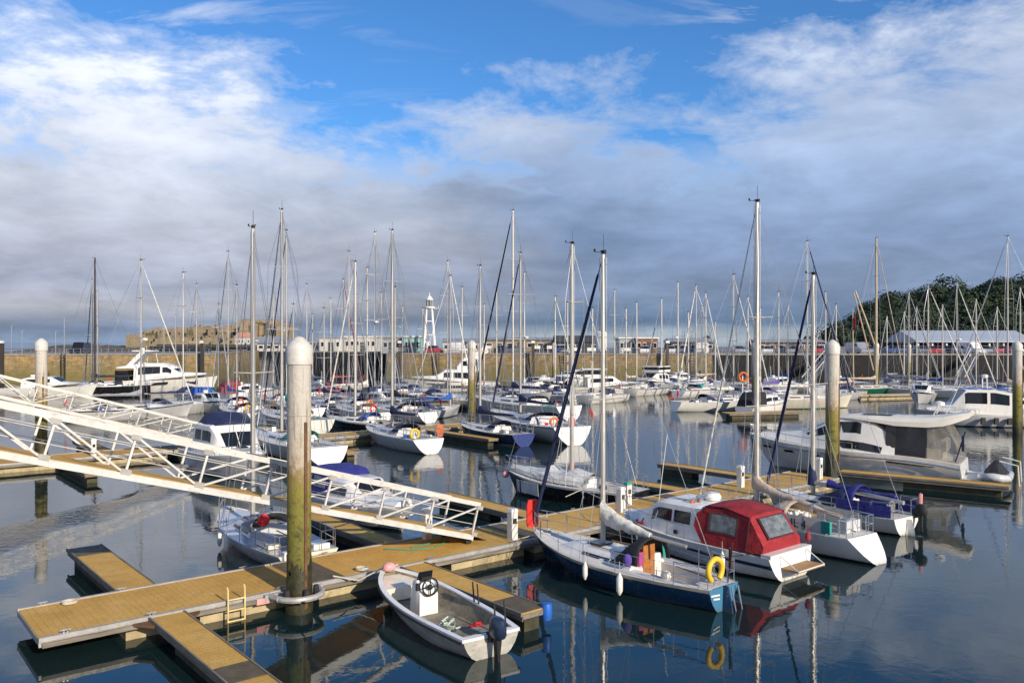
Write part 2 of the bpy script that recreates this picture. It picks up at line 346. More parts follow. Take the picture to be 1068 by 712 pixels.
def outboard(root, x, y, z, s=1.0, cowl=None, leg=None, part=True, rz=0.0):
    """engine clamped on a transom: cowling, leg and bracket"""
    M = Matrix.Rotation(rz, 3, 'Z')
    def P(a, b, c): return Vector((x, y, z))+M @ Vector((a*s, b*s, c*s))
    c = MB(); rr = []
    for dz, lx, ly in ((.02, .19, .12), (.10, .23, .15), (.28, .22, .145), (.38, .17, .11), (.41, .09, .06)):
        rr.append([P(-.22+lx*math.cos(a)*(1.15 if math.cos(a) < 0 else 1), ly*math.sin(a), dz) for a in (2*math.pi*i/12 for i in range(12))])
    e = c.loft(rr).build('outboard_engine', cowl or RUB, root)
    MB().loft([[P(-.22+lx*math.cos(a), ly*math.sin(a), dz) for a in (2*math.pi*i/8 for i in range(8))] for dz, lx, ly in ((.03, .12, .09), (-.3, .09, .055), (-.62, .10, .03))]).bar(P(-.1, 0, -.02), P(.06, 0, -.05), .16*s, .2*s).build('engine_leg', leg or RUB, e)
    return e
def sail_cover(root, a, b, m, w=.13, h=.30, lump=.04, n=14, name='sail_cover', mast_up=.35):
    a, b = Vector(a), Vector(b); rings = []; rnd = random.Random(int(abs(a.x*100+b.z*31)))
    for i in range(n+1):
        t = i/n; c = lerp(a, b, t); k = (1-t)**1.6; ww = w*lerp(.55, 1.0, k)*(1+rnd.uniform(-lump, lump)*3); hh = h*lerp(.42, 1.0, k)*(1+rnd.uniform(-lump, lump)*4)
        up = mast_up*max(0, 1-t*5)**1.5; rr = []
        for j in range(10):
            q = 2*math.pi*j/10; z = math.sin(q); rr.append(c+Vector((0, ww*math.cos(q)*(1 if z < 0 else (1-.45*z)), -.04+(hh*(z+.9)*.55 if z > -.9 else 0)+(up if z > .3 else 0))))
        rings.append(rr)
    o = MB().loft(rings).build(name, m, root, 50)
    return o
def rig(root, h, xm, zm, ztop, boom=None, cover=None, furl=None, furl_r=.055, spars=ALU, spr=(.45, .72), mr=.075, lod=1, fore=1.0, wire=.011, wob=0.0, boom_r=.06):
    zt0 = lambda t: h.sheer(t)
    lean = wob
    mast = MB(); mast.tube([(xm, 0, zm-.05), (xm-lean*.5, 0, lerp(zm, ztop, .5)), (xm-lean, 0, ztop)], [mr, mr, mr*.78], 8)
    mo = mast.build('mast', spars, root)
    L = ztop-zm; w = MB(); zt = lambda f: zm+L*f; xmf = lambda f: xm-lean*f
    tc = h.tx(xm-.12); yc = h.half(tc)-.05; zc = h.sheer(tc)
    tips = []
    for f in spr:
        sp = MB(); ys = yc*lerp(.78, .55, f)
        for g in (1, -1): sp.tube([(xmf(f), 0, zt(f)), (xmf(f)-.14, g*ys, zt(f)+.04)], [.028, .018], 5)
        sp.build('spreader', spars, mo); tips.append((ys, zt(f)+.04, xmf(f)-.14))
    for g in (1, -1):
        pts = [(xm-.14, g*yc, zc)]+[(x, g*y, z) for y, z, x in tips]+[(xmf(.97*fore), 0, zt(.97*fore))]
        w.tube(pts, wire, 4)
        if spr and lod: w.tube([(xm+.25, g*yc*.97, zc), (xmf(spr[0]), 0, zt(spr[0])-.05)], wire, 4); w.tube([(xm-.42, g*yc*.98, zc), (xmf(spr[0]), 0, zt(spr[0])-.05)], wire, 4)
    xb = h.L/2-.06; zb = h.sheer(1)
    w.tube([(-h.L/2+.08, 0, h.sheer(0)), (xmf(1), 0, ztop-.02)], wire, 4)
    if not furl: w.tube([(xb, 0, zb), (xmf(fore), 0, zt(fore)-.05)], wire, 4)
    if lod: w.tube([(xm+.1, .05, zm), (xmf(1)+.09, .04, ztop-.1)], wire*.7, 3); w.tube([(xm-.1, -.06, zm+.6), (xmf(1)-.1, -.04, ztop-.1)], wire*.7, 3)
    w.build('rigging', WIRE, root)
    if furl:
        a, b = Vector((xb, 0, zb+.1)), Vector((xmf(fore), 0, zt(fore)-.05))
        MB().tube([a, lerp(a, b, .04), lerp(a, b, .3), lerp(a, b, .7), lerp(a, b, .93), lerp(a, b, .94), b], [.03, furl_r, furl_r*1.05, furl_r*.85, furl_r*.6, .014, .012], 7).build('furled_sail', furl, root)
    hd = MB(); hd.tube([(xmf(1)-.02, 0, ztop), (xmf(1)-.02, 0, ztop+.55)], .008, 4); hd.tube([(xmf(1)-.05, 0, ztop+.03), (xmf(1)+.28, .04, ztop+.08)], .008, 4)
    hd.box((xmf(1)+.28, .04, ztop+.12), (.04, .04, .08)); hd.box((xmf(1)-.03, 0, ztop+.045), (.12, .09, .09)); hd.box((xmf(1)+.06, -.08, ztop+.10), (.22, .015, .03))
    hd.build('masthead_instruments', RUB, mo)
    if boom:
        xe, zbm, ze = boom; bo = MB().tube([(xm-.06, 0, zbm), (xe, 0, ze)], boom_r, 8).build('boom', spars, root)
        if cover: sail_cover(bo, (xm+.05, 0, zbm+.02), (lerp(xm, xe, .93), 0, lerp(zbm, ze, .93)+.02), cover, w=.13+.03*lod, h=.30)
        MB().tube([(xe+.1, 0, ze), (xmf(1)-.06, 0, ztop-.05)], .007, 3).tube([(xe+.5, 0, ze-.05), (xe+.45, .06, h.sheer(.1)-.05)], .012, 4).build('topping_lift', WIRE, bo)
    return mo
def spray_hood(root, x, w, z, h, m, win=True, ln=.95):
    rr = []
    for dx, k in ((ln, .12), (ln*.62, .62), (ln*.3, .93), (0, 1.0), (-.12, .97)):
        rr.append([(x+dx, w*math.cos(a)*(1.0 if k > .3 else .92), z+h*k*math.sin(a)**.7) for a in (math.pi*i/10 for i in range(11))])
    o = MB().loft(rr, closed=False, caps=False).build('spray_hood', m, root, 60)
    o.modifiers.new('cloth', 'SOLIDIFY').thickness = .012
    if win:
        q = []
        def P(k, a): return Vector(lerp(Vector(rr[0][a]), Vector(rr[1][a]), k))+Vector((.012, 0, .012))
        MB().slab([P(.25, 7), P(.25, 3), P(.95, 3), P(.95, 7)], (.006, 0, .006)).build('hood_window', CLEARV, o, 0)
    return o
def lifebuoy(root, p, m=ORANGE, r=.26, axis='x', horse=True):
    MB().torus(p, r, .07, 18, 8, R(-55) if horse else 0, R(235) if horse else 2*math.pi, axis).build('lifebuoy', m, root, 60)
def coach_roof(root, h, xa, xb, hgt, wf=.62, m=WHITE, wins=2, hatch=True, slope=.35, win_m=GLASS, dz=0.0):
    secs = []
    for i in range(7):
        t = i/6; x = lerp(xa, xb, t); T = h.tx(x); z = h.sheer(T)-.015; w = min(wf*h.B/2, h.half(T)-.22)*(1-.10*t); k = hgt*(1-slope*t)*(1.0 if t < .8 else lerp(1, .35, (t-.8)/.2))
        secs.append((x, max(.12, w), z, max(.09, w*.84), z+k+dz))
    o = shell(secs).build('cabin', m, root, 40)
    for i in range(wins):
        a = lerp(xa, xb, .10+.62*i/wins); b = a+(xb-xa)*.62/wins*.78
        side_windows(o, secs, a, b, .38, .80, win_m)
    if hatch:
        s1 = sec_at(secs, lerp(xa, xb, .62)); MB().box((s1[0], 0, s1[4]+.045), (.5, .5, .06)).build('hatch', GLASS, o, 0)
        s2 = sec_at(secs, lerp(xa, xb, .14)); MB().box((s2[0], 0, s2[4]+.045), (.62, .62, .06)).build('sliding_hatch', m, o, 0)
        for g in (1, -1): MB().tube([(lerp(xa, xb, .15), g*s2[3]*.75, s2[4]+.06), (lerp(xa, xb, .6), g*s1[3]*.75, s1[4]+.06)], .016, 5).build('grab_rail', WOOD, o)
    return o, secs
YG = 'sailing yachts berthed in the marina'; MG = 'motor boats berthed in the marina'
def yacht(label, bow, stern, ztop, B=None, fb=None, hull=WHITE, boot=None, stripe=None, bottom=ANTI, transom=None, deck=DECK, cover=cNAVY, furl=cWHITE, hood=cNAVY, lod=1, mast_t=.56, so=-.25, bo=.55, cab=.36, cabm=None, tr=.74, buoy=None, flag=None, spars=ALU, mr=None, spr=(.46, .74), furl_r=.055, ck=(.06, .30), name='sailing_yacht', fore=1.0, radar=False, dodger=None, hoodwin=True, boom_end=.16, wire=None, rail=True, wheel=False, group=YG, cat='sailing yacht', win_m=GLASS, boomz=.75, mizzen=None):
    bow, stern = Vector(bow), Vector(stern); d = bow-stern; L = d.length; c = (bow+stern)/2; c.z = 0
    root = thing(name, label, cat, c, math.atan2(d.y, d.x), group)
    B = B or .32*L**.98; fb = fb or (.085*L+.12, .08*L+.12, .105*L+.16)
    h = Hull(L, B, fb, 'sail', tr, so, bo, .4)
    h.build(root, hull, bottom, boot, stripe, deck, transom, (ck[0], ck[1], B*.23, .34) if lod else None, n=20 if lod > 1 else 14)
    xa, xb = h.xd(ck[1]+.005), h.xd(.74); o, secs = coach_roof(root, h, xa, xb, cab*(.6+.05*L), m=cabm or hull if hull in (WHITE, CREAM, GREYW) else (cabm or WHITE), wins=2, hatch=lod > 0, win_m=win_m)
    xm = h.xd(mast_t); zm = sec_at(secs, xm)[4] if xm < xb else h.sheer(mast_t)
    zb = zm+boomz*(.55+.045*L); xe = h.xd(boom_end)
    rig(root, h, xm, zm, ztop, (xe, zb, zb+.12) if cover is not False else None, cover or None, furl, furl_r, spars, spr, mr or (.055+.004*L), lod, fore, wire or (.010 if lod > 1 else .014))
    rq = random.Random(int(abs(bow.x*37+bow.y*11)))
    for i in range(4 if lod < 2 else 1):
        x = h.xd(rq.uniform(ck[0]+.02, ck[1]-.02)); y = rq.choice((-1, 1))*B*rq.uniform(.16, .32); z = h.sheer(.2)+.08; q_ = rq.uniform(.10, .2)
        (MB().box((x, y, z), (q_*2.2, q_*1.2, q_*1.2), rz=rq.uniform(0, 1.5)) if rq.random() < .5 else MB().ball((x, y, z), (q_, q_*.7, q_*.8), 8)).build('cockpit_clutter', rq.choice((cNAVY, cBLUE, cTAN, CREAM, WHITE, cGREY, cTEAL, cBLACK, RED) if lod < 2 else (cNAVY, CREAM)), root, 40)  # random boxes and balls added to suggest loose cockpit clutter
    if lod: MB().lathe([(.10, -.05), (.12, 0), (.10, .10), (.02, .12)], (h.xd(ck[1]+.02), B*.25, h.sheer(.3)+.05+cab*.5), 10).build('winch', STEEL, root); MB().tube([(h.xd(.93), .1, h.sheer(.93)+.02), (h.xd(.90), -.12, h.sheer(.9)+.04), (h.xd(.87), .1, h.sheer(.87)+.03), (h.xd(.90), .2, h.sheer(.9)+.04)], .03, 5).build('anchor_chain', ROPE, root)
    if mizzen:
        mx, mtop, mm = mizzen; x = h.xd(mx); MB().tube([(x, 0, h.sheer(mx)), (x-.1, 0, mtop)], [.09, .06], 8).build('mizzen_mast', mm, root)
    if hood: spray_hood(root, xa-.05, B*.30, h.sheer(ck[1])+.22, .50, hood, hoodwin and lod > 0)
    if rail: guard_rails(root, h, nst=6 if lod > 1 else 4, r=.011 if lod > 1 else .014, wr=.006 if lod > 1 else .009)
    x0 = h.xd(0)
    if buoy: lifebuoy(root, (x0+.02, .35*B, h.sheer(0)+.36), buoy)
    if flag:
        fp = MB().tube([(x0+.05, -.3*B, h.sheer(0)), (x0-.35, -.3*B, h.sheer(0)+1.25)], .014, 5).build('flag_staff', WOODM, root)
        rr = []
        for i in range(5): rr.append([(x0-.30-.03*i+.05*math.sin(j*1.9), -.3*B-.09*j*(.55)+.04*math.sin(i*1.3+j), h.sheer(0)+1.15-.12*i-.06*j) for j in range(5)])
        fo = MB().loft(rr, closed=False, caps=False).build('ensign', flag, fp, 60); fo.modifiers.new('cloth', 'SOLIDIFY').thickness = .008
    if radar:
        MB().lathe([(.02, -.10), (.22, -.09), (.25, 0), (.22, .09), (.02, .12)], (xm+.32, 0, lerp(zm, ztop, .45)), 10).tube([(xm, 0, lerp(zm, ztop, .45)-.12), (xm+.32, 0, lerp(zm, ztop, .45)-.1)], .03, 5).build('radar_dome', WHITE, root)
    if dodger:
        for g in (1, -1): MB().slab([(h.xd(t), g*(h.half(t)-.04), h.sheer(t)+z) for t, z in ((.03, .03), (.22, .03), (.22, .46), (.03, .46))], (0, .01, 0)).build('weather_cloth', dodger, root, 0)
    if lod and wheel:
        MB().torus((h.xd(.12), 0, h.sheer(.1)+.30), .36, .016, 20, 6, axis='x').box((h.xd(.12)+.1, 0, h.sheer(.1)), (.16, .2, .6)).build('steering_wheel', STEEL, root)
    elif lod: MB().tube([(h.xd(.03), 0, h.sheer(0)+.08), (h.xd(.2), .05, h.sheer(.1)+.2)], [.022, .016], 5).build('tiller', WOOD, root)
    return root, h, xm, zm
def motor_boat(label, bow, stern, B, fb, secs, name='motor_boat', cat='motor boat', hull=WHITE, boot=None, stripe=None, bottom=ANTI, deck=DECK, transom=None, ck=None, wins=(), screen=None, cabm=None, rails=True, so=-.1, bo=.7, tr=.9, group=MG, glass=GLASS, n=16, lod=1, platform=None, extra=(), strz=.09, bootz=.07):
    """secs: superstructure sections (fraction of length from the stern, half width low, z low, half width high, z high)"""
    bow, stern = Vector(bow), Vector(stern); d = bow-stern; L = d.length; c = (bow+stern)/2; c.z = 0
    root = thing(name, label, cat, c, math.atan2(d.y, d.x), group)
    h = Hull(L, B, fb, 'motor', tr, so, bo, .4)
    h.build(root, hull, bottom, boot, stripe, deck, transom, ck, n=n, strz=strz, bootz=bootz)
    S = [(h.xd(s[0]),)+tuple(s[1:]) for s in secs]; o = shell(S).build('cabin', cabm or WHITE, root, 35)
    for w in wins: side_windows(o, S, h.xd(w[0]), h.xd(w[1]), w[2], w[3], glass, slant=w[4] if len(w) > 4 else 0)
    if screen: wind_screen(o, S[screen[0]], S[screen[1]], *screen[2:], m=glass)
    if rails:
        mb = MB()
        for g in (1, -1):
            mb.tube(rail_line(h, .45, .985, .06, .42, 8, g)+[(L/2-.02, 0, h.sheer(1)+.46)], .013 if lod > 1 else .018, 5)
            for i in range(6): t = lerp(.45, .985, i/5); y = g*max(.03, h.half(t)-.06); mb.tube([(h.xd(t), y, h.sheer(t)-.02), (h.xd(t), y, h.sheer(t)+.42)], .011 if lod > 1 else .015, 4)
        mb.build('guard_rail', STEEL, root)
    if platform: MB().box((h.xd(0)-platform[0]/2-.02, 0, platform[2]), (platform[0], platform[1], .06)).build('swim_platform', deck, root, 0)
    return root, h, S, o
def canopy(root, secs, m, name='canopy', wins=(), wm=CLEARV):
    o = shell(secs).build(name, m, root, 40)
    for w in wins: side_windows(o, secs, *w[:4], wm, 'canopy_window', sides=w[4] if len(w) > 4 else (1, -1))
    return o
FG = 'white fenders hung along the hulls'
def fender(root, p, label, m=FEND, r=.075, ln=.42, hang=.35):
    q = world(root, p); o = thing('fender', label, 'fender', q, 0, FG)
    MB().lathe([(.02, ln/2+.07), (.03, ln/2+.04), (r*.6, ln/2), (r, ln/2-.07), (r, -ln/2+.07), (r*.6, -ln/2), (.03, -ln/2-.04), (.02, -ln/2-.05)], (0, 0, 0), 10).build('fender_body', m, o, 50)
    MB().tube([(0, 0, ln/2+.05), (0, 0, ln/2+hang)], .008, 4).build('lanyard', ROPE, o)
    return o
# ---------------------------------------------------------------- camera, light, sky
cam = bpy.data.cameras.new('camera'); co_ = bpy.data.objects.new('camera', cam); COL.objects.link(co_)
cam.sensor_width = 36; cam.lens = F/1068*36; cam.clip_start = .1; cam.clip_end = 20000; cam.shift_y = .0005
co_.location = (0, 0, H); co_.rotation_euler = (R(90), 0, 0); sc.camera = co_
vs = sc.view_settings; vs.view_transform = 'Standard'; vs.look = 'None'; vs.gamma = 1; vs.use_curve_mapping = False; vs.exposure = 0.12
SUN_AZ = R(141); SUN_EL = R(24)
sd = Vector((math.sin(SUN_AZ)*math.cos(SUN_EL), math.cos(SUN_AZ)*math.cos(SUN_EL), math.sin(SUN_EL)))
sun = bpy.data.lights.new('sun', 'SUN'); sun.energy = 5.0; sun.angle = R(.5); sun.color = (1.0, .87, .70)
so_ = bpy.data.objects.new('sun', sun); COL.objects.link(so_); so_.rotation_euler = (-sd).to_track_quat('-Z', 'Y').to_euler(); so_.location = (60, -80, 60)
wd = bpy.data.worlds.new('World'); sc.world = wd; wd.use_nodes = True
N, Lk = wd.node_tree.nodes, wd.node_tree.links
bg = N['Background']; bg.inputs['Strength'].default_value = .1
sky = N.new('ShaderNodeTexSky'); sky.sky_type = 'NISHITA'; sky.sun_disc = False; sky.sun_elevation = SUN_EL; sky.sun_rotation = SUN_AZ; sky.air_density = 1.0; sky.dust_density = .4; sky.ozone_density = 3.0
tc = N.new('ShaderNodeTexCoord'); sp = N.new('ShaderNodeSeparateXYZ'); Lk.new(tc.outputs['Generated'], sp.inputs[0])
X, Y, Z = sp.outputs
mm = lambda op, a, b=0.0, c=None, clamp=False: math_n(N, Lk, op, a, b, c, clamp)
az = mm('ARCTAN2', X, Y); za = mm('MAXIMUM', Z, 0.0)
den = mm('ADD', za, .24); cb = N.new('ShaderNodeCombineXYZ')
Lk.new(mm('DIVIDE', X, den), cb.inputs[0]); Lk.new(mm('DIVIDE', Y, den), cb.inputs[1]); cb.inputs[2].default_value = 5.2
n_big = noise(N, Lk, cb.outputs[0], .75, 3, .5, .3); n_det = noise(N, Lk, cb.outputs[0], 2.6, 12, .60, .25); n_fine = noise(N, Lk, cb.outputs[0], 6.5, 10, .65, .4)
azr = mm('DIVIDE', mm('ADD', az, .8), 1.6, None, True)
# upper limit of the cloud bank (sine of elevation / .5) round the compass
lim = ramp(N, Lk, azr, [(0.0, .56), (.155, .53), (.2275, .535), (.28, .50), (.336, .485), (.404, .45), (.5, .49), (.583, .46), (.62, .40), (.66, .42), (.69, .48), (.74, .54), (.82, .60), (1.0, .75)])
lim = mm('MULTIPLY', lim, .5)
dens = mm('ADD', mm('DIVIDE', mm('SUBTRACT', lim, za), .085), mm('ADD', mm('MULTIPLY', mm('SUBTRACT', n_det, .5), 6.2), mm('MULTIPLY', mm('SUBTRACT', n_fine, .5), 2.4)))
cover = ramp(N, Lk, mm('MULTIPLY_ADD', dens, .34, .45, True), [(.20, 0.0), (.42, .42), (.62, .93), (.8, 1.0)])
high = ramp(N, Lk, za, [(.42, 1.0), (.62, .25)])
cover = mm('MULTIPLY', cover, high)
low = ramp(N, Lk, mm('ADD', za, mm('MULTIPLY', mm('SUBTRACT', n_det, .5), .10)), [(.165, 1.0), (.225, 0.0)])
cover = mm('MAXIMUM', cover, mm('MULTIPLY', low, .97))
ci = N.new('ShaderNodeMapping'); ci.inputs['Rotation'].default_value = (0, 0, .9); ci.inputs['Scale'].default_value = (1.2, 4.2, 1); Lk.new(cb.outputs[0], ci.inputs['Vector'])
n_ci = noise(N, Lk, ci.outputs[0], 1.5, 10, .62, .5)
wisp = mm('MULTIPLY', ramp(N, Lk, n_ci, [(.50, 0.0), (.62, .85)]), ramp(N, Lk, azr, [(.10, 1.0), (.24, .8), (.34, .35), (.46, .06), (.60, .1), (.67, .8), (.8, .9)]))
cover = mm('MAXIMUM', cover, mm('MULTIPLY', wisp, high))
K = 10.0
def k(c): return tuple(x*K for x in c)
zb_ = mm('MULTIPLY', mm('ADD', za, mm('MULTIPLY', mm('SUBTRACT', n_big, .5), .05)), 2.0)
body_r = ramp(N, Lk, zb_, [(0.0, (.40, .46, .52)), (.022, (.34, .41, .48)), (.045, (.125, .195, .31)), (.12, (.205, .275, .41)), (.24, (.22, .305, .48)), (.40, (.28, .375, .56)), (.54, (.40, .48, .64)), (.68, (.60, .66, .78))])
body_l = ramp(N, Lk, zb_, [(0.0, (.26, .35, .50)), (.03, (.19, .25, .37)), (.075, (.44, .46, .52)), (.12, (.38, .42, .54)), (.18, (.46, .495, .60)), (.30, (.53, .57, .67)), (.42, (.60, .64, .74)), (.60, (.70, .74, .83))])
body = mix_rgb(N, Lk, ramp(N, Lk, mm('ADD', azr, mm('MULTIPLY', mm('SUBTRACT', n_big, .5), .5)), [(.30, 0.0), (.54, 1.0)]), body_l, body_r)
tex = ramp(N, Lk, n_det, [(.30, .76), (.5, 1.0), (.70, 1.26)])
tex2 = ramp(N, Lk, n_big, [(.33, .88), (.66, 1.14)])
val = mm('MULTIPLY', mm('MULTIPLY', tex, tex2), K)
cl = N.new('ShaderNodeVectorMath'); cl.operation = 'SCALE'; Lk.new(body, cl.inputs[0]); Lk.new(val, cl.inputs['Scale'])
# thin sunlit edges are brighter
edge = ramp(N, Lk, cover, [(.0, 1.0), (.55, .55), (.95, 0.0)])
cloudc = mix_rgb(N, Lk, mm('MULTIPLY', edge, .6), cl.outputs[0], k((.78, .80, .86)))
tint = mix_rgb(N, Lk, 1.0, sky.outputs[0], (.55, 1.02, 1.46), 'MULTIPLY')
allc = mix_rgb(N, Lk, cover, tint, cloudc)
Lk.new(allc, bg.inputs['Color'])

# ---------------------------------------------------------------- water
def water_mat():
    m, N, Lk, b = new_mat('harbour water')
    b.inputs['Base Color'].default_value = (.007, .020, .022, 1); b.inputs['Roughness'].default_value = .02; b.inputs['IOR'].default_value = 1.50
    g = N.new('ShaderNodeNewGeometry'); P = g.outputs['Position']; s = N.new('ShaderNodeSeparateXYZ'); Lk.new(P, s.inputs[0])
    n1 = noise(N, Lk, P, 1.3, 3, .5, .4); n2 = noise(N, Lk, P, 5.0, 3, .55, .6); n3 = noise(N, Lk, P, .22, 2, .5)
    patch = ramp(N, Lk, noise(N, Lk, P, .045, 3, .5, .5), [(.36, .25), (.62, 1.0)])
    far = ramp(N, Lk, math_n(N, Lk, 'DIVIDE', s.outputs['Y'], 140.0), [(.12, .6), (.24, 1.2), (.40, 2.4), (1.0, 2.8)])
    # the wash of a passing boat: a band of short ripples
    dx = math_n(N, Lk, 'ADD', math_n(N, Lk, 'ADD', s.outputs['X'], math_n(N, Lk, 'MULTIPLY', s.outputs['Y'], -.22)), math_n(N, Lk, 'ADD', 22.9, math_n(N, Lk, 'MULTIPLY', math_n(N, Lk, 'SUBTRACT', n3, .5), 4.0)))
    wash = ramp(N, Lk, math_n(N, Lk, 'DIVIDE', math_n(N, Lk, 'ABSOLUTE', dx), 3.0), [(.16, 1.0), (.46, 0.0)])
    wash = math_n(N, Lk, 'MULTIPLY', wash, ramp(N, Lk, math_n(N, Lk, 'DIVIDE', s.outputs['Y'], 60.0), [(.36, 1.0), (.62, 1.0), (.72, 0.0)]))
    amp = math_n(N, Lk, 'MULTIPLY', patch, far)
    h = math_n(N, Lk, 'ADD', math_n(N, Lk, 'MULTIPLY', n1, .0085), math_n(N, Lk, 'MULTIPLY', n2, .0016))
    h = math_n(N, Lk, 'MULTIPLY', h, amp)
    h = math_n(N, Lk, 'ADD', h, math_n(N, Lk, 'MULTIPLY', math_n(N, Lk, 'MULTIPLY', noise(N, Lk, P, 3.4, 4, .55, .8), .062), wash))
    n = N.new('ShaderNodeBump'); n.inputs['Strength'].default_value = 1; n.inputs['Distance'].default_value = 1
    Lk.new(h, n.inputs['Height']); Lk.new(n.outputs[0], b.inputs['Normal'])
    return m
WATER = water_mat()
w = MB(); w.v = [(-9000, -300, 0), (9000, -300, 0), (9000, 12000, 0), (-9000, 12000, 0)]; w.f = [(0, 1, 2, 3)]; w.mi = [0]
tag(w.build('water', WATER, None, 0), kind='structure')

# ---------------------------------------------------------------- pontoons
U = Vector((.77, .638, 0)).normalized(); Q = Vector((-U.y, U.x, 0)); UA = math.atan2(U.y, U.x); QA = UA+math.pi/2
F0 = Vector((-9.6, 16.85, 0)); DZ = .46
def Mp(t, w, z=0): p = F0+U*t+Q*w; p.z = z; return p
PG = 'floating pontoon sections of the marina'
CONCD = mat('shade-dark float', (.06, .055, .03), .9, 0, .4, 2.2, .4, 25)  # dark float colour stands in for the shadow beneath the finger decks
def pontoon(name, label, p, rz, L, W, floats=None, plate=(), sides=True, cat='pontoon', group=PG, z=DZ):
    """p: middle of the near end; local x runs along the walkway"""
    o = thing(name, label, cat, (p[0], p[1], 0), rz, group)
    e = .09 if sides else .035
    MB().box((L/2, 0, z-.04), (L-.04, W-2*e, .08)).build('decking', DECKING, o, 0)
    fr = MB()
    for g in (1, -1):
        fr.box((L/2, g*(W/2-e/2), z-.02), (L, e, .09)); fr.box((L/2, g*(W/2-.05), z-.12), (L, .03, .11))
    for x in (.02, L-.02): fr.box((x, 0, z-.08), (.04, W-2*e-.01, .12))
    fr.build('frame', FRAMEM if sides else TIMBER, o, 0)
    if sides:
        for g in (1, -1): MB().box((L/2, g*(W/2+.03), z-.13), (L-.1, .06, .09)).build('fender_timber', TIMBER, o, 0)
    for a, b in (floats or [(.3, L-.3)]):
        MB().box(((a+b)/2, 0, .04), (b-a, W-.36, .44)).build('float', CONC if sides else CONCD, o, 0)
    for a, b in plate: MB().box(((a+b)/2, 0, z+.008), (b-a, W-2*e-.02, .012)).build('hinge_plate', PLATE, o, 0)
    return o
s1 = pontoon('pontoon', 'ochre decked end section of the main pontoon with a yellow ladder, nearest the camera', Mp(0, 1.25), UA, 5.95, 2.5, [(1.7, 2.9), (3.3, 5.6)], [])
s2 = pontoon('pontoon', 'ochre decked pontoon section between the big near pile and the gangway foot', Mp(5.98, 1.25), UA, 7.3, 2.5, [(.3, 2.3), (4.4, 7.1)], [(.02, 1.0)])
s3 = pontoon('pontoon', 'ochre pontoon section in front of the black hulled yacht', Mp(13.31, 1.25), UA, 8.4, 2.5, [(.2, 2.6), (3.4, 8.2)], [(.02, .7)])
s4 = pontoon('pontoon', 'ochre pontoon section beside the mossy pile on the right', Mp(21.74, 1.25), UA, 9.6, 2.5, None, [(.02, .7)])
# angle brackets, cleats and the ladder on the sections
for s, xs in ((s1, (.5, 2.2, 5.2)), (s2, (1.6, 3.6, 6.6)), (s3, (1.2, 4.0, 7.0)), (s4, (2, 5, 8))):
    for x in xs:
        for g in (1, -1):
            MB().tube([(x-.10, g*1.18, DZ+.075), (x+.10, g*1.18, DZ+.075)], .015, 6).box((x-.035, g*1.18, DZ+.05), (.025, .025, .05)).box((x+.035, g*1.18, DZ+.05), (.025, .025, .05)).build('cleat', STEEL, s)
lad = thing('ladder', 'yellow safety ladder hung on the near pontoon edge', 'ladder', Mp(4.05, -.03, DZ), UA)
for g in (-.2, .2): MB().tube([(g, .0, .34), (g, -.05, .30), (g, -.06, .1), (g, -.06, -.9)], .020, 6).build('rail', PALEY, lad)
for i in range(4): MB().tube([(-.2, -.05, .05-.25*i), (.2, -.05, .05-.25*i)], .02, 6).build('rung', PALEY, lad)
MB().box((4.75, -1.335, DZ-.13), (.42, .012, .14)).build('notice_plate', PINK, s1, 0)
finA = pontoon('finger_pontoon', 'narrow ochre finger running out of the bottom edge of the view', Mp(2.5, -.04), UA-math.pi/2, 7.5, .78, [(1.2, 7.2)], [(3.75, 4.6)], False)
finB = pontoon('finger_pontoon', 'short ochre finger with a dark grey end pointing left from the near section', Mp(2.55, 2.54), QA, 5.3, .95, [(.9, 5.1)], [(4.15, 5.25)], False)
finC = pontoon('finger_pontoon', 'ochre finger alongside the open white skiff', Mp(8.95, -.04), UA-math.pi/2, 5.0, .8, [(3.6, 4.9)], [(3.9, 4.95)], False)
finD = pontoon('finger_pontoon', 'ochre finger just beyond the gangway foot', Mp(15.6, 2.54), QA, 5.6, .9, [(2.2, 5.4)], [], False)
finE = pontoon('finger_pontoon', 'ochre finger jutting into open water right of the centre', Mp(28.8, 2.54), QA, 5.4, .9, [(3.4, 5.3)], [], False)
finF = pontoon('finger_pontoon', 'short ochre finger by the stern of the black yacht', Mp(23.6, 2.54), QA, 2.9, .9, None, [], False)
finH = pontoon('finger_pontoon', 'ochre finger between the two boats behind the gangway', Mp(9.75, 2.54), QA, 5.5, .8, None, [], False)
dG = Vector((.80, -.60, 0)).normalized(); pG = at(876, 491, DZ)
finG = pontoon('finger_pontoon', 'ochre finger in front of the large grey white motor cruiser', pG, math.atan2(dG.y, dG.x), 6.9, .95, [(2.8, 6.6)], [], False)
finI = pontoon('finger_pontoon', 'ochre finger between the tan covered and the blue covered yachts', Mp(23.2, -.04), UA-math.pi/2, 4.6, .7, None, [], False)
for f, g in ((finA, 1), (finB, 1), (finC, 1), (finD, 1), (finE, 1), (finH, 1)):
    b = MB()
    for s in (1, -1): b.slab([(.02, s*.35, DZ-.05), (.02, s*.72, DZ-.05), (.45, s*.38, DZ-.05)], (0, 0, -.06))
    b.build('root_bracket', RUST, f, 0)
MB().lathe([(.02, -.24), (.11, -.22), (.13, -.1), (.13, .08), (.11, .15), (.02, .17)], (0, 0, 0), 12).build('fender', BLUEP, None, 50, world(finC, (4.98, .38, DZ-.06)))
tag(COL.objects['fender'], 'blue fender on the end corner of the finger beside the skiff', 'fender')
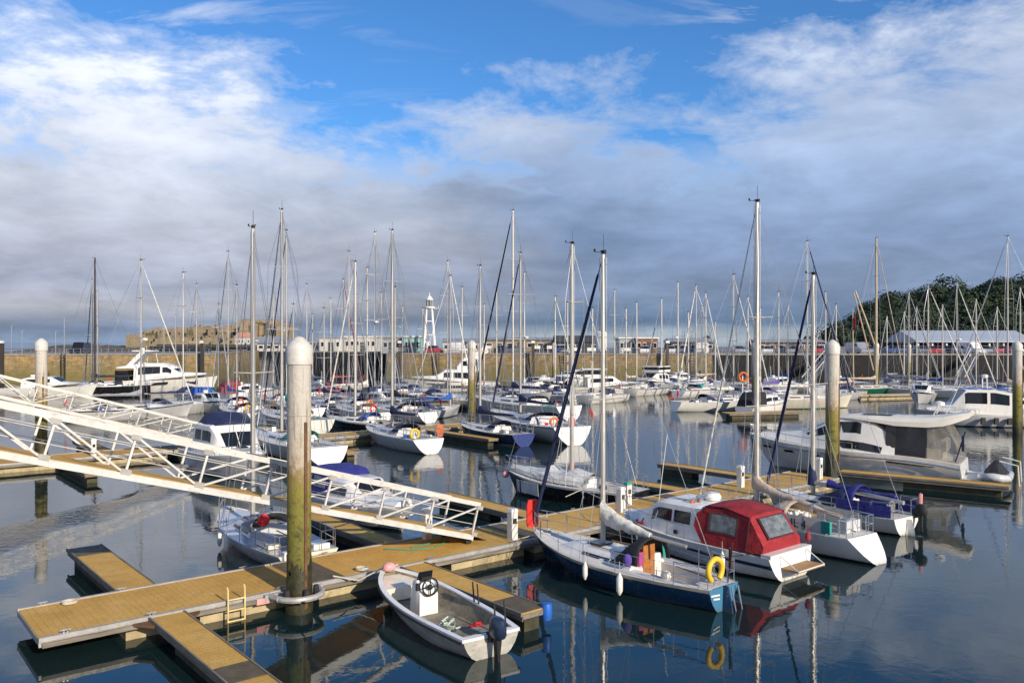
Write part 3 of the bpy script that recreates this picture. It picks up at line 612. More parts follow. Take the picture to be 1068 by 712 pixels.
# second line of pontoons, behind the gangways
G0 = Vector((-24.2, 41.8, 0))
for i, (a, n, lab) in enumerate(((-7, 13.9, 'far pontoon section left, seen through the gangway railings'), (7, 12.9, 'middle pontoon section behind the grey white motor boat with the navy top'), (20, 13.9, 'pontoon section at the bows of the navy yacht in the centre'))):
    pontoon('pontoon', lab, G0+U*a+Q*1.2, UA, n, 2.4, None, [(.02, .6)])
for a, w0, ln, lab in ((1.5, -.04, -6, 'finger left of the twin gangways in the second row'), (14.3, -.04, -7, 'finger beside the white yacht with a blue sail cover in the centre'), (24.1, -.04, -7, 'finger left of the navy hulled yacht'), (29.2, -.04, -7, 'finger right of the navy hulled yacht'),
                       (4, 2.44, 6, 'finger behind the left of the second pontoon'), (16, 2.44, 7, 'finger by the bow of the black hulled yacht in the second row'), (25, 2.44, 6, 'finger behind the navy hulled yacht')):
    pontoon('finger_pontoon', 'ochre '+lab, G0+U*a+Q*w0, QA if ln > 0 else UA-math.pi/2, abs(ln), .8, None, [], False)
# far rows
for px, py, ang, ln, W, lab in ((757, 431, .25, 7, 1.4, 'low dark pontoon beside the white yacht with the orange lifebuoys'), (892, 412.5, .30, 11, 1.6, 'pale pontoon in front of the green ketch'), (985, 436, .05, 20, 2.0, 'grey pontoon under the white motor boat with the blue roof, far right'), (150, 424, .1, 30, 2.2, 'far pontoon in front of the large white flybridge yacht'), (330, 416, .2, 34, 2.2, 'far pontoon behind the clustered yachts left of centre')):
    pontoon('pontoon', lab, at(px, py, DZ), ang, ln, W, None, (), px > 800 and px < 950)
# ---------------------------------------------------------------- power pedestals
for p, hgt, lab in ((Mp(10.9, 2.2), .95, 'white power pedestal behind the gangway end rail'), (Mp(12.9, .5), .95, 'white power pedestal on the pontoon right of the gangway foot'), (Mp(18.5, 1.2), .9, 'white power pedestal by the folded sail of the blue yacht'), (Mp(19.6, 1.9), .85, 'white power pedestal with a green top behind the red canopied boat'), (Mp(26.1, 1.5), .9, 'white power pedestal right of the red canopied boat roof'), (Mp(30.5, .5), .95, 'white power pedestal left of the mossy pile'), (G0+U*13+Q*.5, .9, 'white power pedestal on the second pontoon left of the gangway'), (G0+U*3+Q*.6, .9, 'white power pedestal on the second pontoon, far left')):
    o = thing('power_pedestal', lab, 'power pedestal', (p.x, p.y, DZ), UA, 'power pedestals on the pontoons')
    MB().box((0, 0, hgt*.44), (.24, .22, hgt*.88)).build('body', WMET, o); MB().box((0, 0, hgt*.94), (.27, .25, hgt*.1), taper=.8).build('lamp_cap', WMET if 'green' not in lab else cTEAL, o); MB().box((0, -.116, hgt*.6), (.14, .015, .16)).build('socket_panel', RUB, o)
# ---------------------------------------------------------------- tide piles
PLG = 'tall steel tide piles with white caps'
def pile(p, r, label, guide=None, ztop=6.5):
    o = thing('tide_pile', label, 'pile', (p.x, p.y, 0), UA, PLG)
    MB().lathe([(r, -1.5), (r, 2), (r, 4), (r, ztop-.55)], (0, 0, 0), 28).build('shaft', PILE, o)
    MB().lathe([(r*1.09, ztop-.62), (r*1.1, ztop-.6), (r*1.1, ztop-.22), (r*.85, ztop-.1), (r*.35, ztop+.03), (.02, ztop+.06)], (0, 0, 0), 28).build('cap', PCAP, o, 50)
    MB().box((r*.10, -r*1.0, ztop*.31), (.075, .05, ztop*.62+1), rz=.1).build('rusty_rail', RUST, o)
    if p.y < 50:
        rd = random.Random(int(p.y*10)); rings = []
        for i in range(12):
            z = -.3+i*.13; k = 1.02+.13*(1-i/11)**.7; rings.append([(r*k*(1+rd.uniform(-.05, .06))*math.cos(a), r*k*(1+rd.uniform(-.05, .06))*math.sin(a), z+rd.uniform(-.05, .05)+(.0 if i < 11 else rd.uniform(-.2, .3))) for a in (2*math.pi*j/26 for j in range(26))])
        MB().loft(rings).build('weed_band', mat('wet weed', (.035, .034, .012), .55, 0, .6, 7, 1, 14), o, 60)
    for z in (ztop*.36, ztop*.72): MB().torus((0, 0, z), r*1.004, .012, 28, 5, axis='z').build('weld_seam', PILE, o)
    return o
pile(at(312, 633, .1), .285, 'big weed stained pile in the foreground by the yellow ladder', ztop=6.58)
gd = thing('pile_guide', 'grey steel collar round the foot of the big foreground pile', 'pile guide', Mp(5.65, 0, DZ), UA)
pc = gd.matrix_basis.inverted() @ at(312, 633, .1); pl = Matrix.Rotation(-UA, 3, 'Z') @ (at(312, 633, .1)-Mp(5.65, 0, DZ))
MB().tube([(pl.x-.62, -.05, -.05), (pl.x-.55, pl.y-.1, -.05)]+[(pl.x+.55*math.cos(a), pl.y+.5*math.sin(a), -.05) for a in (R(190+20*i) for i in range(9))]+[(pl.x+.55, pl.y-.1, -.05), (pl.x+.62, -.05, -.05)], .075, 8).build('collar', FRAMEM, gd)
for a in (200, 270, 340): MB().lathe([(.06, -.12), (.075, -.05), (.075, .05), (.06, .12)], (pl.x+.40*math.cos(R(a)), pl.y+.40*math.sin(R(a)), .02), 10).build('roller', RUB, gd)
MB().box((pl.x, -.06, -.08), (1.5, .10, .16)).build('mounting', FRAMEM, gd, 0)
pile(at(43, 481), .30, 'pale pile on the left rising behind the gangway railings', ztop=6.65)
pile(Vector((15.05, 39.0, 0)), .31, 'pile with a mossy green foot beside the large motor cruiser', ztop=6.55)
pile(at(492, 441), .31, 'pile in the middle of the marina left of the navy yacht', ztop=6.6)
pile(at(787.5, 432), .31, 'pile right of centre behind the tall mast of the tan covered yacht', ztop=6.5)
pile(at(1061, 452), .31, 'dark pile at the right edge of the view', ztop=6.5)
pile(at(578, 411), .26, 'thin distant pile left of the blue yacht mast', ztop=6.4)
pile(at(914, 411), .30, 'distant pile in front of the green ketch', ztop=6.4)
pile(at(948, 402), .28, 'far pile before the dark quay, left of the moored grey yacht', ztop=6.2)
# ---------------------------------------------------------------- gangways
def gangway(label, foot, ang, slope, npan, mid, W=1.5, hgt=.98, pl=1.694):
    o = thing('gangway', label, 'gangway', foot, 0, 'sloping white truss gangways'); o.rotation_euler = (0, math.atan(slope), ang)
    L = npan*pl
    MB().box((-L/2, W/2, .06), (L, W-.16, .05)).build('walkway', DECKING, o, 0)
    for y in (0, W):
        MB().box((-L/2, y, 0), (L, .10, .15)).build('bottom_chord', GANG, o, 0); MB().box((-L/2, y, hgt), (L, .10, .13)).build('top_chord', GANG, o, 0)
        for i in range(npan+1): MB().box((-i*pl-(.05 if i == 0 else 0), y, hgt/2), (.05, .05, hgt-.12)).build('upright', GANG, o, 0)
        for i in range(npan):
            a, b = (-(i+1)*pl, -i*pl)
            MB().bar((a, y, .06 if i < mid else hgt-.06), (b, y, hgt-.06 if i < mid else .06), .045, .045).build('brace', GANG, o, 0)
        h = MB()
        for z in (.38, .68): h.tube([(-L, y+(.07 if y == 0 else -.07), z), (-.05, y+(.07 if y == 0 else -.07), z)], .010, 5)
        h.build('hand_line', GANG, o)
    for i in range(npan+1): MB().box((-i*pl, W/2, -.06), (.08, W, .08)).build('cross_beam', GANG, o, 0)
    for y in (.12, W-.12): MB().lathe([(.03, -.06), (.11, -.05), (.11, .05), (.03, .06)], (0, 0, 0), 12).build('roller', RUB, o, 40, (-.05, y, -.13)).rotation_euler = (R(90), 0, 0)
    for i in range(0, npan+1):
        for z in (.10, hgt-.09): MB().box((-i*pl, -.056, z), (.22, .012, .12)).build('gusset', FRAMEM, o, 0)
    MB().slab([(0, .1, .075), (.75, .1, -.02), (.75, W-.1, -.02), (0, W-.1, .075)], (0, 0, -.03)).build('landing_flap', PLATE, o, 0)
    return o
gangway('white truss gangway sloping down over the near pontoon', Vector((-1.18, 24.85, .66)), UA, .29, 12, 5)
gangway('white truss gangway farther back, leading to the second pontoon', Vector((-17.6, 46.4, .95)), UA, .305, 12, 5)
hs = MB(); hs.tube([Mp(9.2, 1.9, DZ+.02), Mp(9.7, 1.3, DZ+.02), Mp(10.4, 1.1, DZ+.02), Mp(11.2, 1.5, DZ+.02), Mp(10.6, 1.6, DZ+.02), Mp(9.9, 1.55, DZ+.02)], .022, 6)
tag(hs.build('hose', ROPEG, None), 'green hose lying on the deck under the gangway', 'hose')
# ---------------------------------------------------------------- nearest boats
V = lambda x, y: Vector((x, y, 0))
# open skiff
def skiff():
    bow, stern = V(-3.22, 21.3), V(-.42, 17.15); d = bow-stern; L = d.length; c = (bow+stern)/2
    r = thing('skiff', 'open white skiff with a steering console and outboard beside the finger', 'open boat', c, math.atan2(d.y, d.x))
    h = Hull(L, 1.72, (.46, .48, .72), 'motor', .80, 0, .35, .25, .40)
    ts = [i/18 for i in range(19)]+[.985]; ts = sorted(ts); out, inn = [], []
    for t in ts:
        zs = h.sheer(t); dd = h.row(t, 0)[3]; zr = [-dd*.98, -dd*.4, 0, .06, zs*.45, zs*.75, zs]
        P = [h.row(t, z) for z in zr]; out.append([(x, y, z) for x, y, z, _ in reversed(P)]+[(x, -y, z) for x, y, z, _ in P])
    k = len(out[0]); mb = MB(); mb.v = [p for q in out for p in q]
    for i in range(len(out)-1):
        for j in range(k-1): mb.f.append((i*k+j, (i+1)*k+j, (i+1)*k+j+1, i*k+j+1)); mb.mi.append(1 if 4 < j < 8 else 0)
    mb.f += [tuple((len(out)-1)*k+j for j in range(k)), tuple(range(k-1, -1, -1))]; mb.mi += [0, 0]
    mb.build('hull', [mat('weathered white hull', (.42, .41, .37), .5, 0, .3, 2.2, dirt=((.16, .15, .10), .8), stretch=(1, 1, 2.5)), ANTI], r, 40)
    # inside skin, floor and gunwale
    fl = .10; inner = []
    for t in [.045]+[i/18 for i in range(2, 18)]+[.96]:
        zs = h.sheer(t)-.005; y = max(.02, h.half(t)-.10); yb = max(.012, y*lerp(.80, .45, t**2)); x = h.xd(t); inner.append([(x, y, zs), (x, (y+yb)/2+.02, (zs+fl)/2), (x, yb, fl+.12*t*t), (x, -yb, fl+.12*t*t), (x, -(y+yb)/2-.02, (zs+fl)/2), (x, -y, zs)])
    ib = MB().loft(inner, closed=False, caps=False); n = len(ib.v)//6
    ib.f += [tuple(range(6)), tuple((n-1)*6+5-j for j in range(6))]; ib.mi += [0, 0]
    ib.build('inner_skin', mat('dirty bilge', (.24, .21, .15), .7, 0, .45, 3.5, dirt=((.05, .04, .025), .9)), r, 30)
    g = MB(); gt = MB()
    for s in (1, -1):
        gt.loft([[(h.xd(t), s*(h.half(t)+.012), h.sheer(t)-.05), (h.xd(t), s*(h.half(t)+.016), h.sheer(t)+.02), (h.xd(t), s*max(.004, h.half(t)-.11), h.sheer(t)+.02), (h.xd(t), s*max(.002, h.half(t)-.11), h.sheer(t)-.02)] for t in ts], True, True)
        g.tube([(h.xd(t)+(.02 if t > .97 else 0), s*(h.half(t)+.020), h.sheer(t)-.055) for t in ts], .030, 6)
    gt.box((h.xd(0)+.06, 0, h.sheer(0)-.01), (.14, 2*h.half(0), .06)); gt.build('gunwale', WHITE, r, 30); g.build('rubbing_strake', RUB, r)
    # bow locker, console, thwart
    MB().loft([[(h.xd(t), h.half(t)-.1, h.sheer(t)-.08), (h.xd(t), -h.half(t)+.1, h.sheer(t)-.08), (h.xd(t), -h.half(t)+.13, .2), (h.xd(t), h.half(t)-.13, .2)] for t in (.78, .86, .94)]).build('bow_locker', CREAM, r, 0)
    co = MB(); co.loft([ring_of((x, .24, .12, wt, z)) for x, wt, z in ((.22, .24, .66), (.30, .24, .78), (.46, .23, .90), (.62, .22, .88), (.72, .21, .60))]).build('console', WHITE, r, 30)
    cn = [o for o in r.children if o.name.startswith('console')][0]
    MB().torus((.15, 0, .80), .20, .024, 18, 6, axis='x').bar((.15, -.18, .80), (.15, .18, .80), .03, .02).bar((.15, 0, .62), (.15, 0, .98), .03, .02).ball((.15, 0, .80), .07, 8).build('steering_wheel', RUB, cn)
    MB().slab([(.44, -.20, .92), (.44, .20, .92), (.36, .18, 1.12), (.36, -.18, 1.12)], (.015, 0, 0)).build('wind_deflector', GLASS, cn, 0)
    MB().box((.38, 0, .95), (.12, .26, .07)).box((.30, .25, .80), (.06, .08, .16)).build('instrument_pod', RUB, cn)
    MB().box((-1.85, 0, .30), (.42, 1.05, .10)).build('stern_bench', mat('dirty bilge', (1, 1, 1)), r)
    for x, y in ((-.55, -.78), (-.75, -.78), (-2.1, -.62), (-2.2, -.30)): MB().tube([(x, y, .40), (x+.05, y*.97, .95)], [.022, .02], 6).build('rod_holder', RUB, r)
    ob = outboard(r, h.xd(0)-.02, .02, h.sheer(0)+.02, 1.02, mat('dark blue cowling', (.02, .035, .07), .25, 0, .2, 4))
    MB().slab([(h.xd(0)-.44, -.06, h.sheer(0)+.14), (h.xd(0)-.44, .10, h.sheer(0)+.14), (h.xd(0)-.40, .08, h.sheer(0)+.25), (h.xd(0)-.40, -.04, h.sheer(0)+.25)], (-.02, 0, 0)).build('cowling_badge', GREYW, ob, 0)
    w = lambda p: world(r, p)
    tag(MB().ball((0, 0, 0), (.18, .13, .12), 12).tube([(.16, 0, 0), (.25, .02, .02)], .03, 6).build('buoy', PINK, None, 60, w((2.25, .05, .80)), .6), 'faded pink buoy lying in the bow of the skiff', 'buoy')
    b = MB(); b.box((0, 0, .09), (.36, .26, .18), taper=.85).tube([(-.08, 0, .18), (-.08, 0, .23), (.08, 0, .23), (.08, 0, .18)], .018, 5)
    tag(b.build('fuel_can', RED, None, 30, w((-1.45, -.3, .12)), .5), 'red fuel can in the stern of the skiff', 'fuel can')
    b = MB(); rd = random.Random(3); pts = [(.25*math.cos(a*1.3)*(1-.02*a)+rd.uniform(-.04, .04), .2*math.sin(a*1.7)+rd.uniform(-.04, .04), .03+.012*a) for a in range(26)]
    tag(b.tube(pts, .02, 5).build('rope_coil', mat('pale green rope', (.50, .58, .48), .9, 0, .2, 20), None, 60, w((-1.1, .25, .12))), 'heap of pale green rope on the floor of the skiff', 'rope')
    tag(MB().tube([w((2.55, .05, .72)), lerp(w((2.55, .05, .72)), Mp(6.6, .05, DZ+.1), .5)-Vector((0, 0, .22)), Mp(6.6, .05, DZ+.1)], .02, 5).build('mooring_line', ROPE, None), 'pale mooring line from the skiff bow to the pile guide', 'rope')
    return r
skiff()
# the blue yacht
r, h, xm, zm = yacht('blue hulled yacht with a white deck, red bow panel and yellow lifebuoy at the stern', V(.62, 25.35), V(5.12, 20.1), 8.95, B=2.3, fb=(.60, .60, .86), hull=BLUEH, bottom=BLUEH, boot=BLUEH, stripe=mat('gold cove line', (.55, .50, .38), .4), transom=TRANSB, cover=False, furl=cNAVY, hood=False, lod=2, mast_t=.575, so=.03, bo=.75, cab=.30, tr=.52, furl_r=.06, ck=(.08, .34), spr=(.5,), mr=.07, wire=.009)
x0 = h.xd(0)
# boom and loose white sail
bo = MB().tube([(xm-.06, 0, zm+.62), (h.xd(.16), 0, zm+.50)], .045, 8).build('boom', ALU, r)
rings = []; rd = random.Random(5)
for i in range(15):
    t = i/14; cx = lerp(xm-.02, xm-1.7, t); cz = lerp(zm+.95, zm+.55, t**.6); ww = lerp(.13, .09, t); hh = lerp(.32, .09, t**.7)
    rings.append([(cx+rd.uniform(-.02, .02), ww*math.cos(a)*(1+rd.uniform(-.3, .3)), cz+hh*math.sin(a)*(1+rd.uniform(-.2, .2))) for a in (2*math.pi*j/10 for j in range(10))])
MB().loft(rings).build('folded_sail', cWHITE, bo, 60)
# spray hood with view of the companionway
hx = h.xd(.345)
spray_hood(r, hx-.10, .66, h.sheer(.35)+.12, .66, cBLACK, True, .75)
cz = h.sheer(.3)
MB().box((hx-.03, -.02, cz+.14), (.04, .46, .84)).build('companionway_door', OWOOD, r)
MB().box((hx-.04, .32, cz+.24), (.06, .16, .36)).build('bulkhead_bag', MAG, r); MB().ball((hx+.05, .72, cz+.26), (.12, .12, .17)).build('fender_bag', cPURP, r)
MB().slab([(hx-.1, -.55, cz+.15), (hx-.1, -.75, cz+.1), (hx-.05, -.72, cz+.62), (hx-.05, -.55, cz+.6)], (.02, 0, .0)).build('towel', cTEAL, r)
lifebuoy(r, (x0+.04, .28, h.sheer(0)+.42), YELLOW, .27, 'x')
MB().tube([(x0+.05, -.25, h.sheer(0)), (x0-.08, -.28, h.sheer(0)+1.0)], .012, 5).box((x0-.0, -.27, h.sheer(0)+.62), (.05, .05, .50)).build('ensign_staff', DRED, r)
MB().loft([[(x0-.02, .03, z), (x0-.02, -.03, z), (x0-.02-w_, -.02, z), (x0-.02-w_, .02, z)] for z, w_ in ((.62, .12), (.3, .20), (-.3, .30))]).build('rudder', BLUEH, r, 0)
for g in (.0, .09): MB().slab([(x0-.016, .18, .44-g), (x0-.016, .52-g, .47-g), (x0-.016, .52-g, .43-g), (x0-.016, .18, .40-g)], (-.006, 0, 0)).build('name_stroke', WHITE, r, 0)
MB().bar((x0-.08, -.22, .55), (x0-.25, -.2, -.2), .03, .03).bar((x0-.08, -.48, .55), (x0-.25, -.46, -.2), .03, .03).build('stern_ladder', STEEL, r)
for x in (.43, .50): MB().box((h.xd(x), .62, h.sheer(x)+.09), (.30, .03, .06)).build('winch_pad', RUB, r)
b = MB(); b.loft([[(-.16*k, -.02, z), (.16*k, -.02, z), (.16*k, .05, z), (-.16*k, .05, z)] for z, k in ((-.40, .95), (-.34, 1.2), (.28, 1.2), (.42, .9))]); b2 = MB()
pn = thing('rescue_board', 'bright red lifebuoy panel hung on the bow rail of the blue yacht', 'lifebuoy', world(r, (h.L/2-.02, .02, h.sheer(1)+.42)), r.rotation_euler[2]+R(75))
b.build('board', RED, pn, 30); MB().box((0, -.028, .13), (.13, .012, .07)).box((0, -.028, -.1), (.12, .012, .06)).build('grip_hole', RUB, pn)
fender(r, (h.xd(.33), h.half(.33)+.09, .36), 'plain white fender amidships on the blue yacht, the right one of two', r=.085, ln=.46); fender(r, (h.xd(.50), h.half(.5)+.085, .46), 'plain white fender on the blue yacht, the left one of two', r=.07, ln=.36)
# red canopied cruiser
r, h, S, o = motor_boat('white cabin cruiser with a red cockpit canopy and folding stern platform', V(3.72, 27.7), V(7.7, 22.95), 2.35, (.66, .70, .95), [(.36, .98, .62, .80, 1.58), (.39, .98, .62, .82, 1.68), (.64, .95, .62, .76, 1.66), (.68, .94, .64, .70, 1.56), (.80, .82, .70, .52, 1.06), (.93, .44, .80, .30, .98)], name='cabin_cruiser', hull=WHITE, stripe=WHITE, boot=DRED, lod=2, wins=[(.445, .545, .50, .86), (.56, .69, .50, .86), (.74, .82, .30, .62)], screen=(3, 4, .08, .80, 2), strz=.16, n=20, bo=.6, cabm=WHITE, rails=True)
x0 = h.xd(0); CS = [(h.xd(.04), 1.0, .74, .92, .98), (h.xd(.12), 1.02, .72, .82, 1.66), (h.xd(.26), 1.04, .70, .78, 1.80), (h.xd(.36), 1.03, .70, .83, 1.76), (h.xd(.41), .995, 1.15, .86, 1.55)]
for g in (1, -1):
    tt = [.0, .12, .25, .4, .55, .7, .82, .92]; MB().slab([(h.row(t, .46)[0], g*(h.row(t, .46)[1]+.012), .46+.10*t) for t in tt]+[(h.row(t, .36)[0], g*(h.row(t, .36)[1]+.014), .36+.10*t) for t in tt[::-1]], (0, g*.01, 0)).build('waist_band', NAVY, r, 0)
cn = canopy(r, CS, cRED, 'cockpit_canopy')
side_windows(cn, [tuple(c[:1])+(c[1]+.004,)+tuple(c[2:]) for c in CS], h.xd(.175), h.xd(.335), .35, .89, DRED, 'window_border')
side_windows(cn, [tuple(c[:1])+(c[1]+.012, c[2], c[3]+.010, c[4]) for c in CS], h.xd(.19), h.xd(.32), .40, .84, CLEARV, 'canopy_window')
a, bq = CS[0], CS[1]; 
for y0, y1, mm_, nm, e_ in ((-.66, .66, DRED, 'window_border', 0), (-.60, .60, CLEARV, 'canopy_window', .014)):
    q = [Vector((lerp(a[0], bq[0], t)-.012, y, lerp(a[4], bq[4], t)+.045)) for t, y in ((.12-.05*(e_ == 0), y0), (.12-.05*(e_ == 0), y1), (.80+.05*(e_ == 0), y1*.95), (.80+.05*(e_ == 0), y0*.95))]
    q = [v+Vector((-e_, 0, e_*.8)) for v in q]
    MB().slab(q, (-.010, 0, .012)).build(nm, mm_, cn, 0)
for y in (-.86, .86): MB().tube([(h.xd(.12), y*1.2, .74), (h.xd(.12), y*.97, 1.62), (h.xd(.26), y*.92, 1.77), (h.xd(.36), y*.97, 1.74)], .022, 6).build('canopy_seam', DRED, cn)
MB().box((x0+.12, 0, .70), (.30, 2.05, .10)).build('stern_coaming', WHITE, r); MB().box((x0-.012, -.25, .36), (.02, 1.9, .10)).box((x0-.012, -.0, .46), (.02, 2.1, .06)).build('trim_strip', NAVY, r, 0)
pf = MB().box((x0-.30, -.1, .34), (.56, 1.3, .05)).build('swim_platform', WOOD, r, 0)
MB().tube([(x0, .55, .70), (x0-.58, .55, .36), (x0-.58, -.75, .36), (x0, -.75, .70)], .018, 5).tube([(x0, .55, .06), (x0-.58, .55, .32)], .015, 5).tube([(x0, -.75, .06), (x0-.58, -.75, .32)], .015, 5).build('platform_frame', WMET, pf)
MB().box((h.xd(.36), 1.075, .58), (.30, .02, .09)).box((h.xd(.60), h.half(.6)-.0, .62), (.02, .02, .02)).build('engine_vent', RUB, r)
MB().box((h.xd(.52), .988, .84), (.13, .02, .12)).build('filler_plate', RUB, r); MB().box((h.xd(.76), .86, .85), (.28, .03, .07)).build('navigation_light', RED, r)
MB().box((h.xd(.54), 0, 1.725), (.8, .75, .04)).build('roof_hatch', WHITE, r); e = MB(); e.lathe([(.02, -.08), (.24, -.08), (.27, .02), (.2, .12), (.02, .15)], (h.xd(.45), -.25, 1.80), 12).build('radar_dome', WHITE, r)
MB().tube([(h.xd(.47), .55, 1.56), (h.xd(.45), .5, 1.92), (h.xd(.45), -.55, 1.92), (h.xd(.47), -.6, 1.56)], .02, 5).box((h.xd(.46), .3, 1.74), (.12, .1, .2)).box((h.xd(.48), .02, 1.70), (.1, .14, .12)).build('equipment_rack', STEEL, r); MB().box((h.xd(.48), .52, 1.70), (.09, .10, .14)).build('search_light', ORANGE, r)
MB().tube([(h.xd(.66), .70, 1.6), (h.xd(.60), .75, 3.7)], .012, 4).build('aerial', WMET, r)
fender(r, (h.xd(.22), h.half(.22)+.09, .36), 'white fender hanging from the red canopied cruiser near its stern', r=.08, ln=.46)
tag(MB().ball((0, 0, 0), (.09, .09, .16), 8).tube([(0, 0, .1), (.02, 0, .30)], .02, 5).build('danbuoy', cMAR, None, 60, world(r, (x0+.05, -.98, .96))), 'dark red rolled flag on the right stern corner of the red canopied cruiser', 'flag')
# yacht with the tan sail cover
r, h, xm, zm = yacht('white yacht with a tan sail cover on its boom and a large sloping white transom', Mp(21.0, -.3), V(10.45, 24.8), 11.2, B=2.3, fb=(.72, .70, .9), hull=WHITE, stripe=WHITE, boot=NAVY, transom=WHITE, cover=False, furl=cWHITE, furl_r=.032, hood=cTAN, lod=2, mast_t=.60, so=-.62, bo=.6, cab=.34, tr=.66, ck=(.12, .36), spr=(.33, .62), mr=.085, wire=.010)
x0 = h.xd(0)
bo = MB().tube([(xm-.06, 0, zm+.62), (h.xd(.06), 0, zm+.15)], .055, 8).build('boom', ALU, r); sail_cover(bo, (xm+.14, 0, zm+.62), (h.xd(.10), 0, zm+.17), cTAN, .125, .30, .05, 16, mast_up=.45)
for g in (1, -1): MB().slab([(h.xd(t), g*(h.half(t)-.03), h.sheer(t)+z) for t, z in ((.10, .03), (.36, .03), (.36, .48), (.10, .48))], (0, .012, 0)).build('weather_cloth', mat('canvas pale tan', (.62, .56, .48), .85, 0, .2, 3), r, 0)
def text_mesh(s, size, m, parent, loc, rot):
    cu = bpy.data.curves.new('lettering', 'FONT'); cu.body = s; cu.size = size; cu.extrude = .004; cu.align_x = 'CENTER'
    t = bpy.data.objects.new('lettering_curve', cu); COL.objects.link(t); me = bpy.data.meshes.new_from_object(t.evaluated_get(bpy.context.evaluated_depsgraph_get()))
    bpy.data.objects.remove(t); me.materials.clear(); me.materials.append(m); o = bpy.data.objects.new('lettering', me); COL.objects.link(o); o.parent = parent; o.location = loc; o.rotation_euler = rot; return o
text_mesh('JL 4', .36, cNAVY, r, (h.xd(.23), h.half(.23)-.012, h.sheer(.23)+.13), (R(90), 0, R(180)))
for y in (.5, -.1): MB().tube([(x0+.4, y, h.sheer(0)), (x0+.4, y, h.sheer(0)+.5), (x0+.4, y-.5, h.sheer(0)+.5), (x0+.4, y-.5, h.sheer(0))], .016, 5).build('pushpit_frame', STEEL, r)
MB().box((x0+.62, .86, h.sheer(0)+.24), (.30, .10, .36)).build('life_raft_bag', cTEAL, r); MB().box((x0+.5, -.1, h.sheer(0)+.20), (.30, .75, .36)).build('stern_locker', GREYW, r)
MB().torus((h.xd(.24), 0, h.sheer(.2)+.34), .42, .016, 20, 6, axis='x').build('steering_wheel', STEEL, r)
MB().box((h.xd(.30), .2, h.sheer(.3)+.12), (.3, .3, .3)).ball((h.xd(.33), -.3, h.sheer(.3)+.2), (.14, .2, .16)).build('cockpit_clutter', CREAM, r)
MB().slab([(x0-.03+.42, .15, .40), (x0-.03+.42, .55, .40), (x0-.03+.44, .50, .37), (x0-.03+.44, .2, .37)], (-.01, 0, 0)).build('name_stroke', GREYW, r, 0)
# yacht with blue covers
r, h, xm, zm = yacht('small white yacht with royal blue covers and an outboard on its stern', Mp(25.2, -.3), V(13.3, 27.95), 9.0, B=2.3, fb=(.62, .58, .8), hull=WHITE, stripe=WHITE, boot=DRED, transom=WHITE, cover=False, furl=cNAVY, furl_r=.06, hood=cNAVY, lod=2, mast_t=.63, so=.06, bo=.5, cab=.32, tr=.70, ck=(.10, .36), spr=(.5,), mr=.085)
x0 = h.xd(0); bo = MB().tube([(xm-.06, 0, zm+.45), (h.xd(.02), 0, zm+.25)], .075, 8).build('boom', ALU, r)
MB().loft([[(xm+.06+.2*math.cos(a)*k, .17*math.sin(a)*k, z) for a in (2*math.pi*j/9 for j in range(9))] for z, k in ((zm+.35, .8), (zm+.6, 1.0), (zm+.95, .7), (zm+1.15, .35))]).build('mast_cover', cNAVY, bo, 60)
RBc = cloth('royal', (.025, .03, .21))
for k, (xa, xb, z0, z1) in enumerate(((.14, .34, .02, .50), (.02, .16, .02, .42))):
    for g in (1, -1): MB().slab([(h.xd(t), g*(h.half(t)-.05), h.sheer(t)+z) for t, z in ((xa, z0), (xb, z0), (xb, z1), (xa, z1))], (0, .014, 0)).build('weather_cloth', RBc, r, 0)
spray_hood(r, h.xd(.30), .62, h.sheer(.35)+.1, .78, RBc, True, .8)
sail_cover(r, (h.xd(.52), 0, h.sheer(.5)+.62), (h.xd(.08), -.1, h.sheer(.1)+.62), RBc, .14, .22, .06, 12, 'folded_awning', .1)
MB().lathe([(.02, -.05), (.22, -.05), (.25, 0), (.22, .05), (.02, .05)], (0, 0, 0), 14).build('gas_bottle_drum', GREYW, r, 50, (x0+.3, .45, h.sheer(0)+.32)).rotation_euler = (0, R(85), R(10))
outboard(r, x0-.02, -.45, h.sheer(0)+.05, .9); MB().tube([(x0, -.75, .2), (x0-.04, -.78, 1.35)], .012, 4).tube([(x0-.03, -.78, .95), (x0-.04, -.78, 1.32)], .06, 6).build('danbuoy_pole', PINK, r)
MB().loft([[(x0-.02, .03, z), (x0-.02, -.03, z), (x0-.02-w_, 0, z)] for z, w_ in ((.55, .14), (.2, .24), (-.3, .3))]).build('rudder', WHITE, r, 0)
tag(MB().ball((0, 0, 0), (.17, .12, .30), 10).build('tyre_fender', RUB, None, 60, world(r, (h.xd(.25), h.half(.25)+.1, .3))), 'black fender pad between the tan covered and the blue covered yachts', 'fender')
